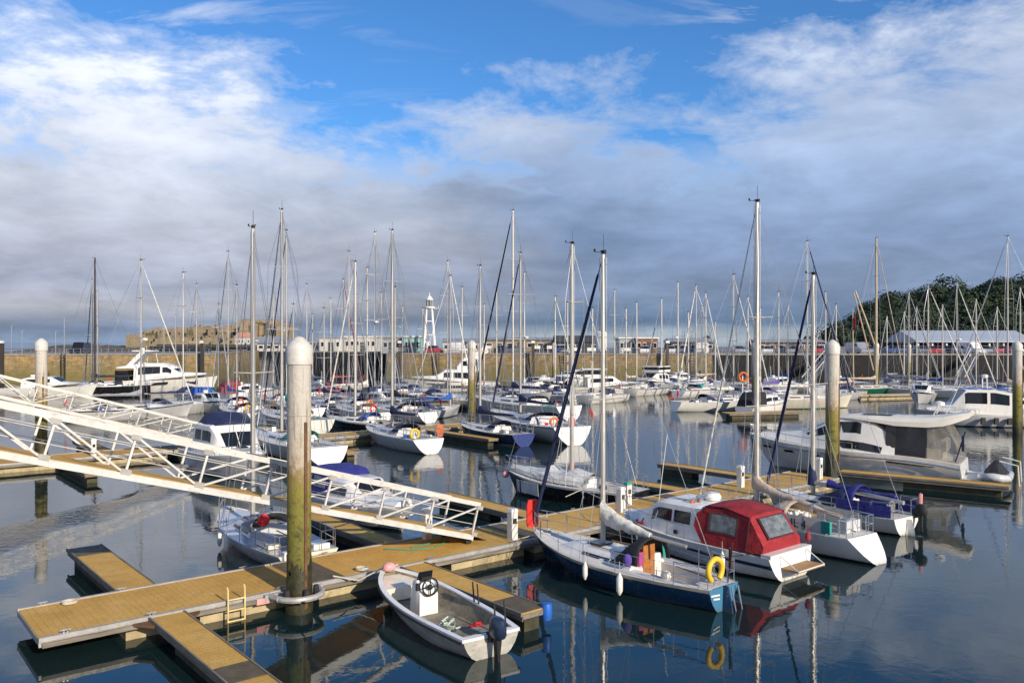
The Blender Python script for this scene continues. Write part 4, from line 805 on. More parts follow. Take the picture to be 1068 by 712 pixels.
# large motor cruiser
VINYL = mat('yellowed vinyl', (.34, .31, .25), .10, 0, .45, 3, .6, 6); VINYL.node_tree.nodes['Principled BSDF'].inputs['Alpha'].default_value = .45
SMOKE = mat('smoked vinyl', (.016, .016, .019), .06, 0, .6, 2, .5, 6); SMOKE.node_tree.nodes['Principled BSDF'].inputs['Alpha'].default_value = .86
r, h, S, o = motor_boat('large white motor cruiser with raked dark windows and a sweeping hard top', V(12.6, 44.1), V(20.9, 38.4), 3.5, (1.0, 1.25, 1.70), [(.27, 1.48, 1.1, 1.24, 2.05), (.36, 1.5, 1.12, 1.20, 2.62), (.44, 1.48, 1.18, 1.12, 2.86), (.52, 1.42, 1.22, 1.02, 2.80), (.58, 1.36, 1.28, .96, 2.58), (.70, 1.12, 1.40, .74, 1.98), (.80, .84, 1.5, .5, 1.86), (.93, .42, 1.62, .2, 1.78)], name='motor_cruiser', hull=WHITE, boot=GREYW, strz=.16, stripe=WHITE, wins=[(.33, .50, .12, .36, .5), (.42, .50, .60, .93, .15), (.515, .565, .60, .93, .15), (.58, .66, .56, .93, .3)], screen=(4, 5, .04, .94, 3), cabm=WHITE, lod=1, platform=(1.1, 3.0, .35), bo=1.3, tr=.92)
x0 = h.xd(0)
MB().loft([[(h.xd(t), -w_, zb), (h.xd(t), -w_*.98, lerp(zb, zt, .55)), (h.xd(t), -w_*.84, zt), (h.xd(t), 0, zt+.05), (h.xd(t), w_*.84, zt), (h.xd(t), w_*.98, lerp(zb, zt, .55)), (h.xd(t), w_, zb), (h.xd(t), 0, zb+.03)] for t, w_, zb, zt in ((-.03, .95, 3.06, 3.30), (.02, 1.15, 2.84, 3.20), (.07, 1.30, 2.66, 3.08), (.14, 1.34, 2.58, 2.99), (.27, 1.34, 2.58, 2.94), (.36, 1.28, 2.70, 2.95), (.46, 1.18, 2.80, 2.93), (.53, 1.02, 2.79, 2.85))]).build('hard_top', mat('hard top cream', (.76, .72, .62), .3, 0, .08, 1.5), r, 35)
canopy(r, [(h.xd(.00), 1.30, 1.05, 1.12, 1.5), (h.xd(.06), 1.34, 1.08, 1.16, 2.72), (h.xd(.135), 1.36, 1.12, 1.22, 2.64)], VINYL, 'cockpit_enclosure')
canopy(r, [(h.xd(.14), 1.36, 1.12, 1.22, 2.64), (h.xd(.20), 1.38, 1.14, 1.24, 2.64), (h.xd(.31), 1.42, 1.16, 1.24, 2.66)], SMOKE, 'cockpit_enclosure')
MB().box((h.xd(.11), .3, 1.35), (.7, 1.7, .5)).box((h.xd(.07), .3, 1.75), (.2, 1.7, .5)).build('cockpit_sofa', CREAM, r, 30); MB().box((h.xd(.265), 0, 1.85), (.1, 2.2, 1.5)).build('saloon_door', GLASS, r, 0)
MB().box((h.xd(.36), .0, 3.01), (1.3, 1.2, .03)).build('sun_roof', GLASS, r, 0)
for t in (.62, .76, .88):
    for g in (1, -1): MB().slab([(h.xd(t)+dx, g*(h.row(t+dx/h.L, h.sheer(t)-.42+dz)[1]+.015), h.sheer(t)-.42+dz) for dx, dz in ((-.25, -.05), (.22, -.05), (.28, .06), (-.2, .06))], (0, g*.008, 0)).build('port_light', GLASS, r, 0)
for g in (1, -1):
    MB().slab([(h.xd(.10), g*(h.half(.10)+.02), .84), (h.xd(.30), g*(h.half(.30)+.02), .98), (h.xd(.30), g*(h.half(.30)+.02), .90), (h.xd(.10), g*(h.half(.10)+.02), .80)], (0, g*.01, 0)).build('air_intake', GLASS, r, 0)
    MB().tube([(h.xd(t), g*(h.half(t)+.03), h.sheer(t)-.20) for t in (.0, .1, .2, .3, .45, .6, .75, .88, .97)], .035, 6).build('rubbing_strake', STEEL, r)
MB().tube([(h.xd(.08), -.6, 3.1), (h.xd(.02), -.6, 4.6)], .015, 4).build('aerial', WMET, r); MB().tube([(h.xd(.02), 1.3, 1.1), (h.xd(-.02), 1.35, 2.5)], .03, 5).box((h.xd(-.01), 1.33, 1.95), (.10, .14, .7)).build('rolled_ensign', cNAVY, r)
MB().tube([(h.xd(.12), .5, 3.1), (h.xd(.10), .5, 3.5), (h.xd(.10), -.5, 3.5), (h.xd(.12), -.5, 3.1)], .03, 5).lathe([(.03, 3.5), (.22, 3.53), (.22, 3.68), (.03, 3.74)], (h.xd(.1), 0, 0), 10).build('radar_mast', WMET, r)
tn = thing('inflatable_dinghy', 'grey inflatable dinghy with a black cover across the stern of the large cruiser', 'dinghy', world(r, (x0-1.3, .35, .40)), r.rotation_euler[2]+R(90))
MB().tube([(-1.2, .5, .05), (.7, .5, .05), (1.15, .3, .12), (1.3, 0, .18), (1.15, -.3, .12), (.7, -.5, .05), (-1.2, -.5, .05)], [.15, .2, .2, .19, .2, .2, .15], 10).build('tube', GREYW, tn, 60); MB().box((-.1, 0, -.02), (2.0, .8, .12)).build('floor', GREYW, tn)
MB().loft([ring_of((x, w_, .08, w2, z)) for x, w_, w2, z in ((-1.2, .5, .3, .25), (-.5, .62, .12, .72), (.1, .62, .1, .55), (.9, .4, .2, .26))]).build('cover', cBLACK, tn, 30)
outboard(tn, -1.25, 0, .15, .8, RUB)
for s in (-.8, .8): MB().tube([(s, .95, -.2), (s, .9, .7), (s, .2, .85)], .03, 6).build('davit', WMET, tn)
# small half-decked yacht behind the near section
r, h, xm, zm = yacht('small grey yacht with a clear wrinkled cover, moored behind the big pile', V(-10.05, 29.1), V(-5.75, 23.5), 10.2, B=2.25, fb=(.55, .52, .78), hull=GREYW, stripe=WHITE, boot=GREYW, transom=CREAM, cover=False, furl=False, hood=cGREY, lod=2, mast_t=.62, so=-.05, bo=.5, cab=.30, tr=.80, ck=(.05, .40), spr=(.5,), mr=.075, deck=GREYW, hoodwin=True)
x0 = h.xd(0); outboard(r, x0-.02, .55, h.sheer(0)+.02, .95, CREAM, CREAM); MB().box((x0-.10, .62, .38), (.20, .36, .62)).build('outboard_bracket', WHITE, r); MB().tube([(x0+.2, 0, .75), (h.xd(.3), .1, .8)], .02, 5).build('tiller', WOOD, r)
MB().box((x0+.5, -.5, .55), (.55, .5, .25)).build('cockpit_locker', WHITE, r); MB().box((h.xd(.2), .65, .62), (1.0, .35, .12)).build('cockpit_seat', CREAM, r)
tag(MB().ball((0, 0, 0), .19, 14).tube([(0, 0, .17), (0, 0, .215)], .025, 6).build('buoy', RED, None, 60, world(r, (h.xd(.36), .35, h.sheer(.3)+.55))), 'round bright red buoy on the grey yacht left of the big pile', 'buoy')
fender(r, (h.xd(.58), h.half(.58)+.08, .36), 'white fender on the grey yacht behind the pile, nearest its bow'); fender(r, (h.xd(.47), h.half(.47)+.08, .34), 'white fender on the grey yacht behind the pile, farther from its bow')
# boat under the gangway
r, h, S, o = motor_boat('white cruiser with a blue canopy lying behind the near gangway', V(-3.35, 27.9), V(-7.8, 33.2), 2.4, (.75, .75, .95), [(.40, 1.0, .7, .85, 1.5), (.55, .95, .72, .75, 1.5), (.66, .9, .78, .6, 1.05), (.92, .45, .88, .25, 1.05)], name='cabin_cruiser', hull=GREYW, boot=BLACK, stripe=WHITE, wins=[(.42, .56, .4, .8)], screen=(1, 2, .1, .85, 2), n=18, lod=2)
canopy(r, [(h.xd(.02), 1.0, .8, .8, 1.35), (h.xd(.16), 1.02, .8, .85, 1.75), (h.xd(.36), 1.02, .8, .85, 1.72), (h.xd(.41), .98, 1.0, .8, 1.5)], RBc, 'cockpit_canopy', [(h.xd(.1), h.xd(.2), .35, .8), (h.xd(.23), h.xd(.36), .35, .8)])
MB().ball((h.L/2-.3, 0, h.sheer(1)+.16), (.22, .12, .12)).build('anchor_roller', WHITE, r)
tag(MB().ball((0, 0, 0), .15, 10).build('fender_ball', FEND, None, 60, world(r, (h.xd(.74), -h.half(.74)-.12, .5))), 'round white fender ball at the bow of the blue canopied cruiser', 'fender')
# cruiser with the navy top
r, h, S, o = motor_boat('white motor boat with a navy flybridge cover and split windscreen facing the gangway', V(-11.75, 38.2), V(-16.3, 43.9), 3.0, (1.0, 1.05, 1.35), [(.28, 1.3, 1.0, 1.12, 2.35), (.34, 1.3, 1.0, 1.18, 2.5), (.58, 1.25, 1.05, 1.10, 2.5), (.64, 1.2, 1.1, 1.0, 2.15), (.72, 1.1, 1.15, .85, 1.45), (.94, .5, 1.28, .3, 1.42)], name='motor_boat', hull=GREYW, stripe=WHITE, boot=NAVY, wins=[(.34, .44, .50, .85), (.47, .60, .50, .85)], screen=(3, 4, .05, .95, 2, ), lod=1, bo=.8)
canopy(r, [(h.xd(.30), 1.0, 2.45, .8, 2.62), (h.xd(.36), 1.05, 2.45, .8, 2.95), (h.xd(.46), 1.05, 2.5, .7, 2.98), (h.xd(.60), .9, 2.5, .4, 2.62)], cNAVY, 'flybridge_cover')
MB().tube([(h.xd(.28), 1.0, 2.4), (h.xd(.18), 1.1, 2.3), (h.xd(.10), 1.15, 1.0)], .06, 6).build('ladder_arm', RUB, r); MB().box((S[4][0]+.25, 0, 1.50), (.5, .4, .05)).build('hatch', GLASS, r, 0)
# black hulled yacht
r, h, xm, zm = yacht('black hulled yacht with pale fender cloths and white deck covers', V(-.25, 36.5), V(5.0, 32.4), 10.55, B=2.3, fb=(.66, .68, .98), hull=BLACK, stripe=WHITE, boot=BLACK, bottom=BLACK, cover=False, furl=False, hood=False, lod=2, mast_t=.48, so=.05, bo=.6, cab=.32, tr=.7, spr=(.45, .75), mr=.085, spars=ALU)
for i, (t, w_) in enumerate(((.74, .30), (.62, .9), (.80, .22))): MB().slab([(h.xd(t)+a, h.half(t+a/h.L)+.035-(.05 if z < .3 else 0), z) for a, z in ((0, .16), (w_, .2), (w_, .70), (0, .66))], (0, .02, 0)).build('pale_panel', cloth('pale sheet', (.55, .55, .53)), r, 0)  # pale panels forming whitish patches on the black hull side
rd = random.Random(4); rings = []
for i in range(15):
    t = lerp(.32, .94, i/14); w_ = max(.08, h.half(t)*.72); z = h.sheer(t)+.05; hh = (.46-.30*max(0, (t-.6)/.34))*(1+rd.uniform(-.18, .18))
    rings.append([(h.xd(t), w_*math.cos(a), z+hh*math.sin(a)**.8*(1+rd.uniform(-.08, .08))) for a in (math.pi*j/9 for j in range(10))])
MB().loft(rings, False, False).build('deck_cover', cloth('white sheet', (.60, .60, .58)), r, 30)
tag(MB().ball((0, 0, 0), .15, 10).build('buoy', PINK, None, 60, world(r, (h.L/2-.1, .18, .72))), 'small pink buoy on the bow of the black hulled yacht', 'buoy')
for i in range(3): tag(MB().tube([world(r, (h.xd(.30), h.half(.3), h.sheer(.3))), world(r, (h.xd(.1+.1*i), h.half(.2)+.7+.25*i, DZ+.1))], .016, 4).build('mooring_line', ROPE, None), ('thin pale mooring line from the black yacht, leftmost of three', 'thin pale mooring line from the black yacht, middle of three', 'thin pale mooring line from the black yacht, rightmost of three')[2-i], 'rope', 'mooring lines of the black yacht')
tag(MB().tube([Mp(5.4, .15, DZ+.1), Mp(5.2, -.5, .3), at(318, 628, .4)], .02, 5).build('mooring_line', ROPED, None), 'dark rope round the foot of the big near pile', 'rope')
tag(MB().tube([Mp(12.7, .05, DZ+.1), world(COL.objects['sailing_yacht'], (COL.objects['sailing_yacht'].children[0].bound_box[4][0]-.1, .1, .8))], .016, 5).build('mooring_line', ROPE, None), 'bow line of the blue yacht made fast to the pontoon', 'rope')

rb = COL.objects['cabin_cruiser']; yb = COL.objects['sailing_yacht.001']
tag(MB().tube([world(rb, (2.6, .5, 1.0)), lerp(world(rb, (2.6, .5, 1.0)), Mp(16.2, .1, DZ+.08), .5)-Vector((0, 0, .12)), Mp(16.2, .1, DZ+.08)], .016, 5).build('mooring_line', ROPE, None), 'pale bow line of the red canopied cruiser running to the pontoon', 'rope')
tag(MB().tube([world(rb, (-2.6, 1.0, .72)), world(rb, (-1.6, 1.35, .45)), world(rb, (-.9, 1.75, .62))], .014, 5).build('mooring_line', ROPED, None), 'dark line between the blue yacht and the red canopied cruiser', 'rope')
for p, rz, lab in ((Mp(7.6, .35, DZ+.02), 0, 'loose coil of pale rope on the deck near the skiff bow'), (Mp(1.0, 2.15, DZ+.02), 1, 'loose coil of pale rope at the far left end of the near pontoon'), (Mp(14.4, .5, DZ+.02), 2, 'loose coil of pale rope on the pontoon by the red bow panel')):
    rd = random.Random(rz); tag(MB().tube([((.16+.012*math.sin(i*2.1))*math.cos(i*.55), (.15+.012*math.cos(i*1.3))*math.sin(i*.55), .012+.0012*i) for i in range(46)], .012, 5).build('rope_coil', ROPE, None, 60, p, rz), lab, 'rope')
# ---------------------------------------------------------------- second row and beyond
def yat(label, px, py, top, L, ang, mast_t=.56, **kw):
    m = at(px, py); d = Vector((math.cos(ang), math.sin(ang), 0)); zt = H+(357-top)/F*m.y
    kw.setdefault('lod', 1 if m.y < 75 else 0); kw.setdefault('mr', max(.06, .00088*m.y)); kw.setdefault('wire', max(.010, .00016*m.y)); kw.setdefault('furl_r', max(.05, .0007*m.y)); kw.setdefault('furl', False if int(px) % 3 else cGREY)
    return yacht(label, m+d*L*(1-mast_t), m-d*L*mast_t, zt, mast_t=mast_t, **kw)
ENS = mat('red ensign', (.55, .02, .03), .8, 0, .2, 4); BENS = mat('blue ensign', (.02, .04, .17), .8, 0, .3, 9)
q = QA; nq = QA+math.pi; u = UA; nu = UA+math.pi
yacht('white yacht with a navy sail cover and yellow lifebuoy, its broad transom towards the camera', at(383, 459), at(447, 473.5), 13.5, hull=GREYW, stripe=WHITE, boot=GREYW, transom=WHITE, lod=1, fb=(.85, .85, 1.1), so=-.35, hood=cNAVY, cover=cNAVY, buoy=YELLOW, wheel=True, furl=False, mr=.085, tr=.80, boomz=.9)
yacht('navy hulled yacht with a blue transom and navy sail cover, centre of the marina', at(480, 454), at(546, 466), 11.6, hull=NAVY, stripe=NAVY, boot=WHITE, bottom=NAVY, transom=BENS, lod=1, hood=cNAVY, cover=cNAVY, furl=False, mr=.08, so=-.1, mast_t=.66, boom_end=.10, flag=BENS)
rr_ = yacht('grey white yacht with navy covers, orange ring and scarlet bag at its stern', at(513, 446), at(597, 464.5), 12.8, hull=GREYW, stripe=TRANSB, boot=WHITE, transom=WHITE, lod=1, hood=cNAVY, cover=cNAVY, furl=cNAVY, mr=.085, so=-.3, buoy=ORANGE, wheel=True, flag=ENS, mast_t=.60, furl_r=.07)
hq = rr_[1]; MB().loft([[(hq.xd(0)+.02+dx, y, hq.sheer(0)+z) for dx, y in ((0, -.2*k), (.16, -.2*k), (.16, .2*k), (0, .2*k))] for z, k in ((.0, .8), (.15, 1), (.5, 1), (.6, .6))]).build('lifejacket_bag', RED, rr_[0], 30)
yacht('white yacht with a broad rounded stern, half hidden by the big pile', at(268, 466), at(340, 486), 14.2, hull=WHITE, stripe=WHITE, boot=NAVY, transom=WHITE, lod=1, hood=cTEAL, cover=False, furl=cWHITE, mast_t=.60, so=-.45, tr=.82, mr=.09, wheel=True)
yacht('black hulled yacht with a white stripe, left of centre in the second row', at(340, 446), at(412, 453), 12.4, hull=BLACK, stripe=WHITE, boot=WHITE, bottom=BLACK, lod=1, hood=cBLUE, cover=False, furl=cWHITE, mr=.08)
yacht('grey yacht with a bright blue sail cover, its bow to the right', at(480, 433), at(424, 440), 12.3, hull=GREYW, stripe=WHITE, boot=NAVY, transom=WHITE, lod=1, hood=RBc, cover=cBLUE, furl=False, mr=.08, mast_t=.80)
L_ = [
 ('dark masted black yacht moored at the left wall', 99, 412, 270, 11, nu, dict(hull=BLACK, spars=DKSPAR, cover=cBLACK, hood=cBLACK, furl=False, mr=.12)),
 ('pale yacht with two slim masts side by side near the left wall', 96, 408, 292, 9, q, dict(cover=cGREY, mizzen=(.25, 14, ALU))),
 ('grey hulled yacht with a black rail and red ensign before the white flybridge yacht', 147, 437, 272, 10, u, dict(hull=GREYW, stripe=BLACK, boot=GREYW, flag=ENS, cover=cGREY, hood=cGREY, furl=cWHITE)),
 ('grey yacht with a navy rolled cover in front of the flybridge yacht bow', 191, 432, 285, 9, u+.2, dict(hull=GREYW, cover=cNAVY, hood=cNAVY)),
 ('white yacht with a thin mast behind the flybridge yacht bow', 205, 419, 297, 9, nq, dict(cover=cNAVY)),
 ('white yacht with royal blue hood behind the navy topped motor boat', 238, 431, 263, 10, q, dict(hood=RBc, cover=cBLUE, buoy=ORANGE, furl=cWHITE)),
 ('pale yacht with a yellow buoy behind the navy topped motor boat', 247, 437, 298, 8, q, dict(cover=False, hood=cMAR, buoy=YELLOW)),
 ('cream yacht with a turquoise cover left of the big pile', 299, 446, 241, 10, q, dict(hull=CREAM, cover=cTEAL, hood=cTAN, furl=cNAVY)),
 ('white yacht with lime green bag behind the cream yacht', 285, 425, 300, 9, q, dict(cover=cGREY, hood=cMAR)),
 ('white yacht with a grey cover behind the top of the big pile', 320, 420, 297, 9, q, dict(cover=cGREY)),
 ('white yacht with a maroon sail cover in the cluster right of the big pile', 358, 421, 292, 10, nq, dict(cover=cMAR, hood=cMAR, furl=cMAR, boom_end=.1)),
 ('white yacht with a navy boom cover behind the black hulled yacht', 364, 432, 263, 10, q, dict(cover=cNAVY, hood=cNAVY, furl=False, transom=WHITE, buoy=ORANGE)),
 ('tall masted white yacht with bare boom among the cluster', 391, 427, 243, 11, nq, dict(cover=False, hood=cGREY, furl=cGREY)),
 ('grey yacht with a white furled sail left of the blue covered yacht', 383, 422, 280, 10, u, dict(hull=GREYW, cover=cWHITE)),
 ('white yacht with red buoy close to the pontoon, left of the broad transomed yacht', 371, 437, 308, 8, q, dict(cover=False, buoy=RED, hood=cTAN)),
 ('white yacht with twin forestays behind the bright blue cover', 467, 424, 273, 10, nq, dict(cover=cGREY, furl=cWHITE)),
 ('tall sloop with a long dark furled sail behind the navy hulled yacht', 535, 433, 220, 13, q, dict(hull=WHITE, furl=cBLACK, cover=cNAVY, mr=.09, furl_r=.08)),
 ('white yacht with a radar on its mast, right of the tall sloop', 547, 419, 285, 10, nq, dict(cover=cWHITE, radar=True)),
 ('white yacht behind the thin distant pile in the centre', 579, 414, 310, 9, u, dict(cover=cGREY, furl=cWHITE)),
 ('pale yacht with a white furled sail right of the blue yacht mast', 641, 413, 303, 9, nq, dict(cover=cWHITE)),
 ('white yacht with a slack grey cover, leftmost of the row under the lit wall', 690, 407, 312, 9, nu, dict(cover=cGREY)),
 ('white yacht with a tan awning along its boom under the lit wall', 726, 410, 298, 11, u+math.pi+.2, dict(cover=cTAN, furl=cWHITE, hood=cNAVY, boom_end=.02)),
 ('white yacht with a tall mast left of the tan awning', 707, 409, 295, 10, nu, dict(cover=cNAVY, hull=GREYW)),
 ('dark hulled yacht with a short mast behind the tan awning', 732, 403, 320, 9, nq, dict(hull=NAVY, cover=cGREY)),
 ('white yacht with a short slanted mast before the stairs', 746, 405, 336, 8, nq, dict(cover=cGREY)),
 ('white yacht with an orange horseshoe buoy at its stern, right of the open water', 765, 428, 287, 9.5, u-.4, dict(hull=WHITE, hood=cNAVY, cover=cWHITE, buoy=ORANGE, transom=WHITE, flag=ENS, mast_t=.64, lod=1, furl=cWHITE)),
 ('pale yacht with a purple cover behind the orange buoy yacht', 812, 418, 305, 9, u, dict(cover=cPURP, hood=cPURP)),
 ('long cream yacht with a turquoise waterline, broadside behind the tan covered yacht', 842, 426, 252, 10.5, .12, dict(hull=CREAM, boot=ANTIG, bottom=ANTIG, stripe=WHITE, hood=False, cover=cWHITE, transom=WHITE, lod=1, so=.1, furl=cNAVY, furl_r=.08)),
 ('white yacht with a blue cover close to the dark quay steps', 861, 412, 305, 9, nu, dict(cover=cBLUE)),
 ('grey yacht with a white wheelhouse, left of the long shed', 943, 408, 325, 9, nq, dict(hull=GREYW, cover=cGREY)),
 ('small white yacht under the left end of the long shed', 956, 404, 320, 8, nq, dict(cover=cNAVY)),
 ('black and white yacht moored bow on under the long shed', 968, 413, 298, 11, QA+math.pi+.1, dict(hull=BLACK, stripe=WHITE, cover=cGREY, furl=cWHITE, hood=cBLACK)),
 ('white yacht with a wide spreader mast before the quay stairs', 998, 414, 295, 10, nq, dict(cover=cTAN, spr=(.36,), furl=cWHITE)),
 ('white yacht with a very tall mast at the right edge', 1051, 425, 247, 12, q, dict(cover=cTAN, hood=cMAR, furl=cWHITE, spr=(.37, .6))),
 ('pale yacht with a grey cover behind the right edge pile', 1040, 409, 320, 9, nq, dict(cover=cGREY, hull=GREYW)),
 ('white yacht with a furled grey sail between the two quay stairs', 925, 404, 330, 8, nu, dict(cover=cGREY)),
 ('white yacht with blue hood behind the cream broadside yacht', 822, 408, 318, 9, nq, dict(cover=cBLUE, hood=cBLUE)),
 ('white slim masted yacht at the lit wall, left of the square windowed motor boat', 653, 408, 322, 8, nu, dict(cover=cWHITE)),
 ('grey yacht with slim mast right behind the centre pile', 505, 410, 318, 8, nq, dict(hull=GREYW, cover=cGREY)),
 ('pale yacht with a white sail cover left of the classic motor yacht', 420, 411, 320, 9, nq, dict(cover=cWHITE, hull=GREYW)),
 ('small pale yacht with bare mast under the lighthouse', 441, 415, 322, 8, nq, dict(cover=False)),
 ('white yacht with red sail bag before the dark pier', 345, 409, 312, 9, nu, dict(cover=cRED, hood=cRED)),
 ('white yacht with a slim mast and orange hood between the cream yacht and the pile', 306, 432, 318, 8, q, dict(cover=cGREY, hood=mat('canvas orange', (.5, .12, .03), .85))),
 ('grey yacht with a green hood behind the navy topped motor boat', 228, 419, 318, 8, nq, dict(hull=GREYW, cover=False, hood=mat('canvas green', (.03, .16, .06), .85))),
 ('white yacht with a dark blue stripe left of the maroon covered yacht', 338, 430, 322, 8.5, q, dict(stripe=NAVY, cover=cNAVY)),
 ('cream yacht with a brown cover in the thick of the masts', 372, 418, 312, 8.5, nq, dict(hull=CREAM, cover=cTAN, hood=cTAN)),
 ('navy yacht with a white cabin in the thick of the masts', 398, 422, 306, 8.5, q, dict(hull=NAVY, stripe=WHITE, cover=cGREY)),
 ('white yacht with a royal blue boom cover at the far end of the cluster', 410, 416, 318, 8.5, q, dict(cover=RBc, hood=RBc)),
 ('small white yacht near the dark pier with a slack forestay', 326, 408, 328, 8, q, dict(cover=cGREY, furl=cWHITE)),
 ('white yacht with a black cover left of the bright blue covered yacht', 412, 437, 300, 9, q, dict(cover=cBLACK, hood=cBLACK, transom=WHITE)),
 ('white yacht with tan hood just left of the centre pile', 482, 425, 300, 9, q, dict(cover=cTAN, hood=cTAN)),
 ('white yacht with a striped navy hull line right of the centre pile', 518, 424, 300, 9, q, dict(stripe=NAVY, cover=cNAVY)),
 ('grey yacht with a navy cover in front of the sedan cruiser', 592, 421, 316, 9, nq, dict(hull=GREYW, cover=cNAVY)),
 ('white yacht with a bare boom in front of the old cream motor yacht', 618, 421, 322, 8.5, nu, dict(cover=False)),
 ('white yacht with a blue hull stripe at the far edge of open water', 664, 413, 316, 9, nu, dict(stripe=RBLUE, cover=cGREY)),
 ('white yacht with a furled white sail beside the orange ring post', 780, 419, 310, 9.5, u, dict(cover=cGREY, furl=cWHITE)),
 ('white yacht with a red hood near the foot of the left quay ramp', 793, 411, 322, 8.5, nq, dict(cover=cGREY, hood=cRED)),
 ('grey yacht with a tan cover near the dark quay, right of the cream broadside yacht', 872, 418, 318, 9, nu, dict(hull=GREYW, cover=cTAN)),
 ('white yacht with a grey hood, left of the black and white yacht', 948, 413, 305, 9, nq, dict(cover=cGREY, hood=cGREY)),
 ('white yacht with a blue cover, right of the black and white yacht', 983, 415, 318, 9, nq, dict(cover=cBLUE, hood=cBLUE)),
 ('cream yacht with a slim mast below the right half of the long shed', 1018, 412, 312, 9, nq, dict(hull=CREAM, cover=cGREY)),
 ('white yacht with a maroon cover just inside the right edge', 1064, 416, 300, 9, nq, dict(cover=cMAR)),
 ('white yacht with tall slim mast left of the orange buoy yacht', 736, 414, 306, 9, u, dict(cover=cWHITE, furl=cWHITE)),
 ('white yacht with a turquoise hood left of the orange buoy yacht', 718, 414, 326, 8, nu, dict(cover=False, hood=cTEAL)),
]
for i, (lab, px, py, top, L, ang, kw) in enumerate(L_):
    if i % 4 == 1: kw.setdefault('flag', ENS)
    if i % 5 == 2: kw.setdefault('radar', True)
    yat(lab, px, py, top, L, ang, **kw)
# green ketch
d0 = at(908, 412); a_ = .10; dv = Vector((math.cos(a_), math.sin(a_), 0))
r, h, xm, zm = yacht('green hulled gaff ketch with pale wooden spars before the dark quay', d0+dv*4.6, d0-dv*4.6, 19.3, B=3.4, fb=(1.0, .9, 1.35), hull=GREEN, stripe=WHITE, boot=WHITE, bottom=DRED, transom=GREEN, lod=0, cover=cTAN, hood=False, furl=cTAN, spars=KWOOD, mr=.15, mast_t=.58, so=.35, bo=1.0, name='gaff_ketch', cat='sailing yacht', cab=.3, cabm=CREAM, mizzen=(.26, 10.5, KWOOD), wire=.02)
MB().tube([(xm-.1, .1, 6.0), (xm-1.2, .1, 9.0), (xm-2.6, .2, 12.8)], [.11, .12, .09], 7).tube([(xm-.3, .1, 3.0), (xm-2.8, .2, 12.6)], .08, 6).build('gaff', KWOOD, r)
MB().tube([(h.L/2-.8, 0, 1.3), (h.L/2+1.6, 0, 1.9)], [.1, .07], 6).build('bowsprit', KWOOD, r)
b = MB(); b.loft([[(h.xd(.26)+.05, -.1*k+.07*math.sin(k+j), 9.4-.5*j+.05*k) for k in range(5)] for j in range(4)], False, False); fo = b.build('ensign', ENS, r); fo.modifiers.new('cloth', 'SOLIDIFY').thickness = .02
# far motor boats
def mat_at(px, py, L, ang): m = at(px, py); d = Vector((math.cos(ang), math.sin(ang), 0)); return m+d*L/2, m-d*L/2
def cruiser(label, px, py, L, ang, k=1.0, **kw):
    b, s = mat_at(px, py, L, ang); z = .085*L*k+.25
    secs = [(.26, .135*L, z, .115*L, z+.11*L*k), (.34, .135*L, z, .12*L, z+.13*L*k), (.56, .13*L, z+.02*L, .115*L, z+.13*L*k), (.66, .115*L, z+.03*L, .09*L, z+.065*L*k), (.90, .06*L, z+.05*L, .035*L, z+.055*L*k)]
    kw.setdefault('wins', [(.30, .42, .45, .85), (.44, .56, .45, .85)]); kw.setdefault('screen', (2, 3, .08, .92, 2))
    r, h, S, o = motor_boat(label, b, s, .31*L, (z*.95, z, z*1.3), secs, lod=0, n=12, **kw)
    cc = MB(); cc.tube([(S[1][0], .3, S[1][4]), (S[1][0]-.1, .3, S[1][4]+.18*L)], .025, 4).box((S[1][0]-.1, 0, S[1][4]+.12), (.5, .4, .22)).build('aerial', WMET, r)
    return r, h, S
r, h, S = cruiser('large white flybridge yacht moored along the left wall', 171, 409, 13.5, .12, 1.15, name='flybridge_yacht', hull=WHITE, bottom=ANTI, wins=[(.30, .50, .40, .90), (.52, .60, .45, .85)])
MB().loft([ring_of((h.xd(t), w_, z0, w2, z1)) for t, w_, z0, w2, z1 in ((.10, 1.55, 3.15, 1.5, 3.3), (.30, 1.6, 3.15, 1.5, 3.75), (.52, 1.5, 3.15, 1.3, 3.75), (.64, 1.1, 3.1, .9, 3.25))]).build('flybridge', WHITE, r, 35)
ah = MB()
for g in (1, -1): ah.bar((h.xd(.20), g*1.4, 3.3), (h.xd(.34), g*1.25, 5.3), .18, .5)
ah.box((h.xd(.33), 0, 5.35), (2.6, 2.6, .14)).tube([(h.xd(.40), 1.1, 5.3), (h.xd(.42), 1.2, 3.6)], .04, 5).lathe([(.05, 5.4), (.3, 5.45), (.3, 5.7), (.05, 5.8)], (h.xd(.3), 0, 0), 8).build('radar_arch', WHITE, r, 30)
MB().box((h.xd(.14), 0, 2.1), (1.5, 2.9, 1.5)).build('saloon_door', GLASS, r, 0)
for g in (1, -1): MB().slab([(h.xd(t), g*(h.half(t)+.03), z) for t, z in ((.42, 1.0), (.58, 1.15), (.58, 1.4), (.46, 1.3))], (0, .02, 0)).build('hull_window', GLASS, r, 0)
tag(MB().ball((0, 0, 0), .42, 12).build('buoy', PINK, None, 60, at(137, 428)+Vector((0, -1.5, .35))), 'large pink ball buoy by the black railed grey yacht on the left', 'buoy')
r, h, S = cruiser('white foredecked motor boat behind the railings of the gangways', 52, 414, 11, .05, .9, name='motor_boat')
r, h, S = cruiser('classic white motor yacht with a black waist band and raked wheelhouse under the lit wall', 470, 409, 12.5, nu-.55, 1.0, name='motor_yacht', stripe=WHITE, boot=ANTI, wins=[(.30, .38, .3, .8), (.40, .48, .3, .8), (.50, .58, .3, .8)])
